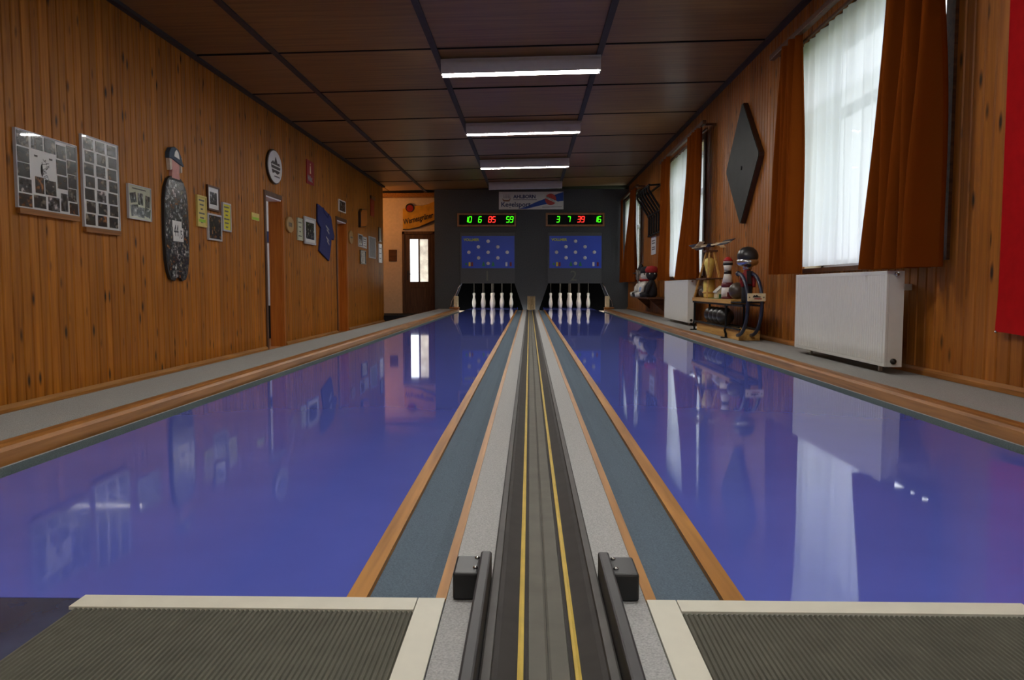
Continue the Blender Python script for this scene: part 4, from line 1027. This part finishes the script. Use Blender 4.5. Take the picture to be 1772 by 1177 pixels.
# oval enamel sign
ov = thing('oval_sign', (WX, 10.54, 1.97), 'white oval enamel sign with dark emblem above the open doorway', 'sign')
el = lambda a, b, y, z, n=36: [(y + a * math.cos(2 * math.pi * k / n), z + b * math.sin(2 * math.pi * k / n)) for k in range(n)]
MB().prism(el(.30, .235, 10.54, 2.195), 'x', WX, WX + .03).build('rim', 'sign_dark', ov, bev=.006)
MB().prism(el(.28, .216, 10.54, 2.195), 'x', WX + .03, WX + .036).build('face', 'white_card', ov)
MB().prism([(10.36, 2.23), (10.44, 2.27), (10.50, 2.25), (10.56, 2.33), (10.62, 2.25), (10.70, 2.26), (10.74, 2.2), (10.70, 2.13), (10.62, 2.10), (10.52, 2.12), (10.42, 2.1), (10.38, 2.16)], 'x', WX + .036, WX + .039).build('emblem', 'sign_dark', ov)
for zz in (2.205, 2.15): MB().prism([(10.37, zz), (10.73, zz), (10.73, zz + .016), (10.37, zz + .016)], 'x', WX + .039, WX + .041).build('ribbon_line', 'white_card', ov)
MB().prism([(10.48, 2.06), (10.72, 2.06), (10.70, 2.075), (10.5, 2.075)], 'x', WX + .036, WX + .039).build('underline', 'sign_dark', ov)
t = thing('wood_disc', (WX, 11.18, 1.35), 'round pale wooden disc sign beside the doorway', 'sign')
MB().prism(el(.165, .117, 11.18, 1.465), 'x', WX, WX + .03).build('disc', 'tan_wood', t, bev=.006)
for k in range(3): on_wall('mark', 11.10 + k * .055, 11.13 + k * .055, 1.435, 1.495, 'grey_ink', t, .03, .033)
framed('certificate', 11.57, 11.82, 1.27, 1.605, 'pale_green', 'pale_green', 'pale green sheet partly behind the silver picture frame', 'certificate', lines=4)
t = framed('framed_photo', 11.86, 12.47, 1.235, 1.655, 'silver_frame', 'photo_bw', 'dark photo with wide white mount in silver frame beside the shirt', mat_border=('white_card', .05), fw=.03)
t.location.x += .02
on_wall('label_patch', 11.92, 12.02, 1.605, 1.635, 'lime', t, .022, .026)
# red sign
t = thing('red_sign', (WX, 12.3, 2.19), 'red sign with white figure and lettering high on the pine wall', 'sign')
on_wall('plate', 12.11, 12.51, 2.19, 2.56, 'sign_red', t, 0, .015)
MB().prism([(12.27, 2.36), (12.33, 2.36), (12.325, 2.47), (12.315, 2.48), (12.285, 2.48), (12.275, 2.47)], 'x', WX + .015, WX + .018).prism(el(.022, .016, 12.30, 2.505, 14), 'x', WX + .015, WX + .018).build('figure_mark', 'cream', t)
lettering('Wirt', .13, 'banner_grey', t, (WX + .0165, 12.145, 2.235), (0, 1, 0), (0, 0, 1), bold=.004, depth=.001)
# t-shirt pinned to the wall
ts = thing('blue_shirt', (WX, 13.3, 1.02), 'navy blue t-shirt with white print pinned to the wall', 't-shirt')
pts = [(12.66, 1.93), (12.97, 1.89), (13.19, 1.85), (13.34, 1.82), (13.49, 1.79), (13.6, 1.6), (13.71, 1.47), (13.67, 1.39), (13.51, 1.41), (13.46, 1.26), (13.33, 1.01), (12.99, 1.09), (12.71, 1.16), (12.8, 1.39), (12.84, 1.54), (12.64, 1.63)]
MB().prism(pts, 'x', WX, WX + .03).build('cloth', 'navy_shirt', ts, bev=.008)
MB().tube([(WX + .031, 12.97, 1.89), (WX + .031, 13.03, 1.82), (WX + .031, 13.27, 1.76), (WX + .031, 13.34, 1.82)], .012, 8).build('collar', 'navy_shirt', ts)
for k, (yy, zz, ww) in enumerate(((13.22, 1.56, .2), (13.26, 1.50, .16), (13.22, 1.37, .18), (13.26, 1.31, .14))):
    MB().prism([(yy - ww / 2, zz + .03), (yy + ww / 2, zz - .03), (yy + ww / 2, zz), (yy - ww / 2, zz + .06)], 'x', WX + .03, WX + .033).build('print_line', 'banner_grey', ts)
framed('framed_photo', 14.12, 14.62, 1.95, 2.17, 'white_card', 'photo_bw', 'small black and white picture above the second doorway')
t = thing('wood_disc', (WX, 15.05, 1.40), 'oval pale wooden disc right of the second doorway', 'sign')
MB().prism(el(.16, .13, 15.02, 1.53), 'x', WX, WX + .03).build('disc', 'tan_wood', t, bev=.006)
on_wall('mark', 14.94, 15.10, 1.515, 1.54, 'grey_ink', t, .03, .033)
t = thing('orange_shield', (WX, 16.1, 1.75), 'orange wooden shield with dark edge on the pine wall', 'shield')
MB().prism([(15.76, 1.78), (15.76, 2.10), (15.9, 2.17), (16.40, 2.20), (16.42, 1.93), (16.3, 1.83)], 'x', WX, WX + .05).build('board', 'sign_dark', t)
MB().prism([(15.80, 1.80), (15.80, 2.09), (15.92, 2.155), (16.38, 2.185), (16.39, 1.94), (16.28, 1.85)], 'x', WX + .05, WX + .056).build('face', 'lining', t)
framed('framed_photo', 15.71, 16.08, 1.39, 1.65, 'silver_frame', 'photo_bw', 'silver framed photo under the orange shield')
framed('certificate', 16.12, 16.48, 1.38, 1.62, 'silver_frame', 'white_card', 'framed white sheet beside the silver framed photo', 'certificate', lines=4)
framed('framed_photo', 15.86, 16.4, 1.04, 1.33, 'sign_dark', 'photo_dark', 'dark framed photo low on the pine wall near the recess')
t = thing('pennant', (WX, 17.15, 2.12), 'narrow dark and red pennant hanging high on the wall', 'pennant')
on_wall('cloth', 17.0, 17.35, 2.13, 2.50, 'sign_red', t, 0, .014)
on_wall('top_bar', 16.97, 17.38, 2.50, 2.57, 'sign_dark', t, 0, .03)
framed('framed_photo', 16.74, 17.42, 1.20, 1.67, 'silver_frame', 'banner_grey', 'large grey glazed frame near the end of the pine wall')
framed('framed_photo', 17.84, 18.13, 1.62, 1.95, 'sign_dark', 'pale_green', 'small dark framed picture at the wall end')
framed('framed_photo', 17.82, 18.17, 1.13, 1.56, 'white_card', 'white_card', 'narrow white framed sheet at the wall end', lines=3)

# ------------------------------------------------------------------ outdoors
m = MB().box(XR + .3, 45, -30, 50, -.9, -.6).box(-30, XR + .3, YB + 2.0, 50, -.9, -.6); tag(m.build('lawn', 'grass'), 'green lawn outside the hall', 'grass', kind='structure')
def tree(x, y, h_, r, label, seed):
    t = thing('tree', (x, y, -.6), label, 'tree', 'trees outside the windows')
    MB().lathe([(.22, -.6), (.17, .6), (.14, h_ - r * .6)], (x, y, 0), 10).build('trunk', 'bark', t, True)
    rr = random.Random(seed); mb = MB()
    for k in range(26):
        a = rr.uniform(0, 6.28); e = rr.uniform(-1, 1); q = r * .75 * rr.random() ** .5
        mb.ball((x + q * math.cos(a) * math.sqrt(1 - e * e), y + q * math.sin(a) * math.sqrt(1 - e * e), h_ + q * e), r * rr.uniform(.3, .5), 10)
    mb.build('crown', 'leaf_green', t, True)
tree(10.5, 10.5, 3.8, 2.2, 'leafy tree outside the window beside the red flag', 1)
tree(12.5, 15.8, 5.2, 2.6, 'taller leafy tree outside further along the hall', 2)
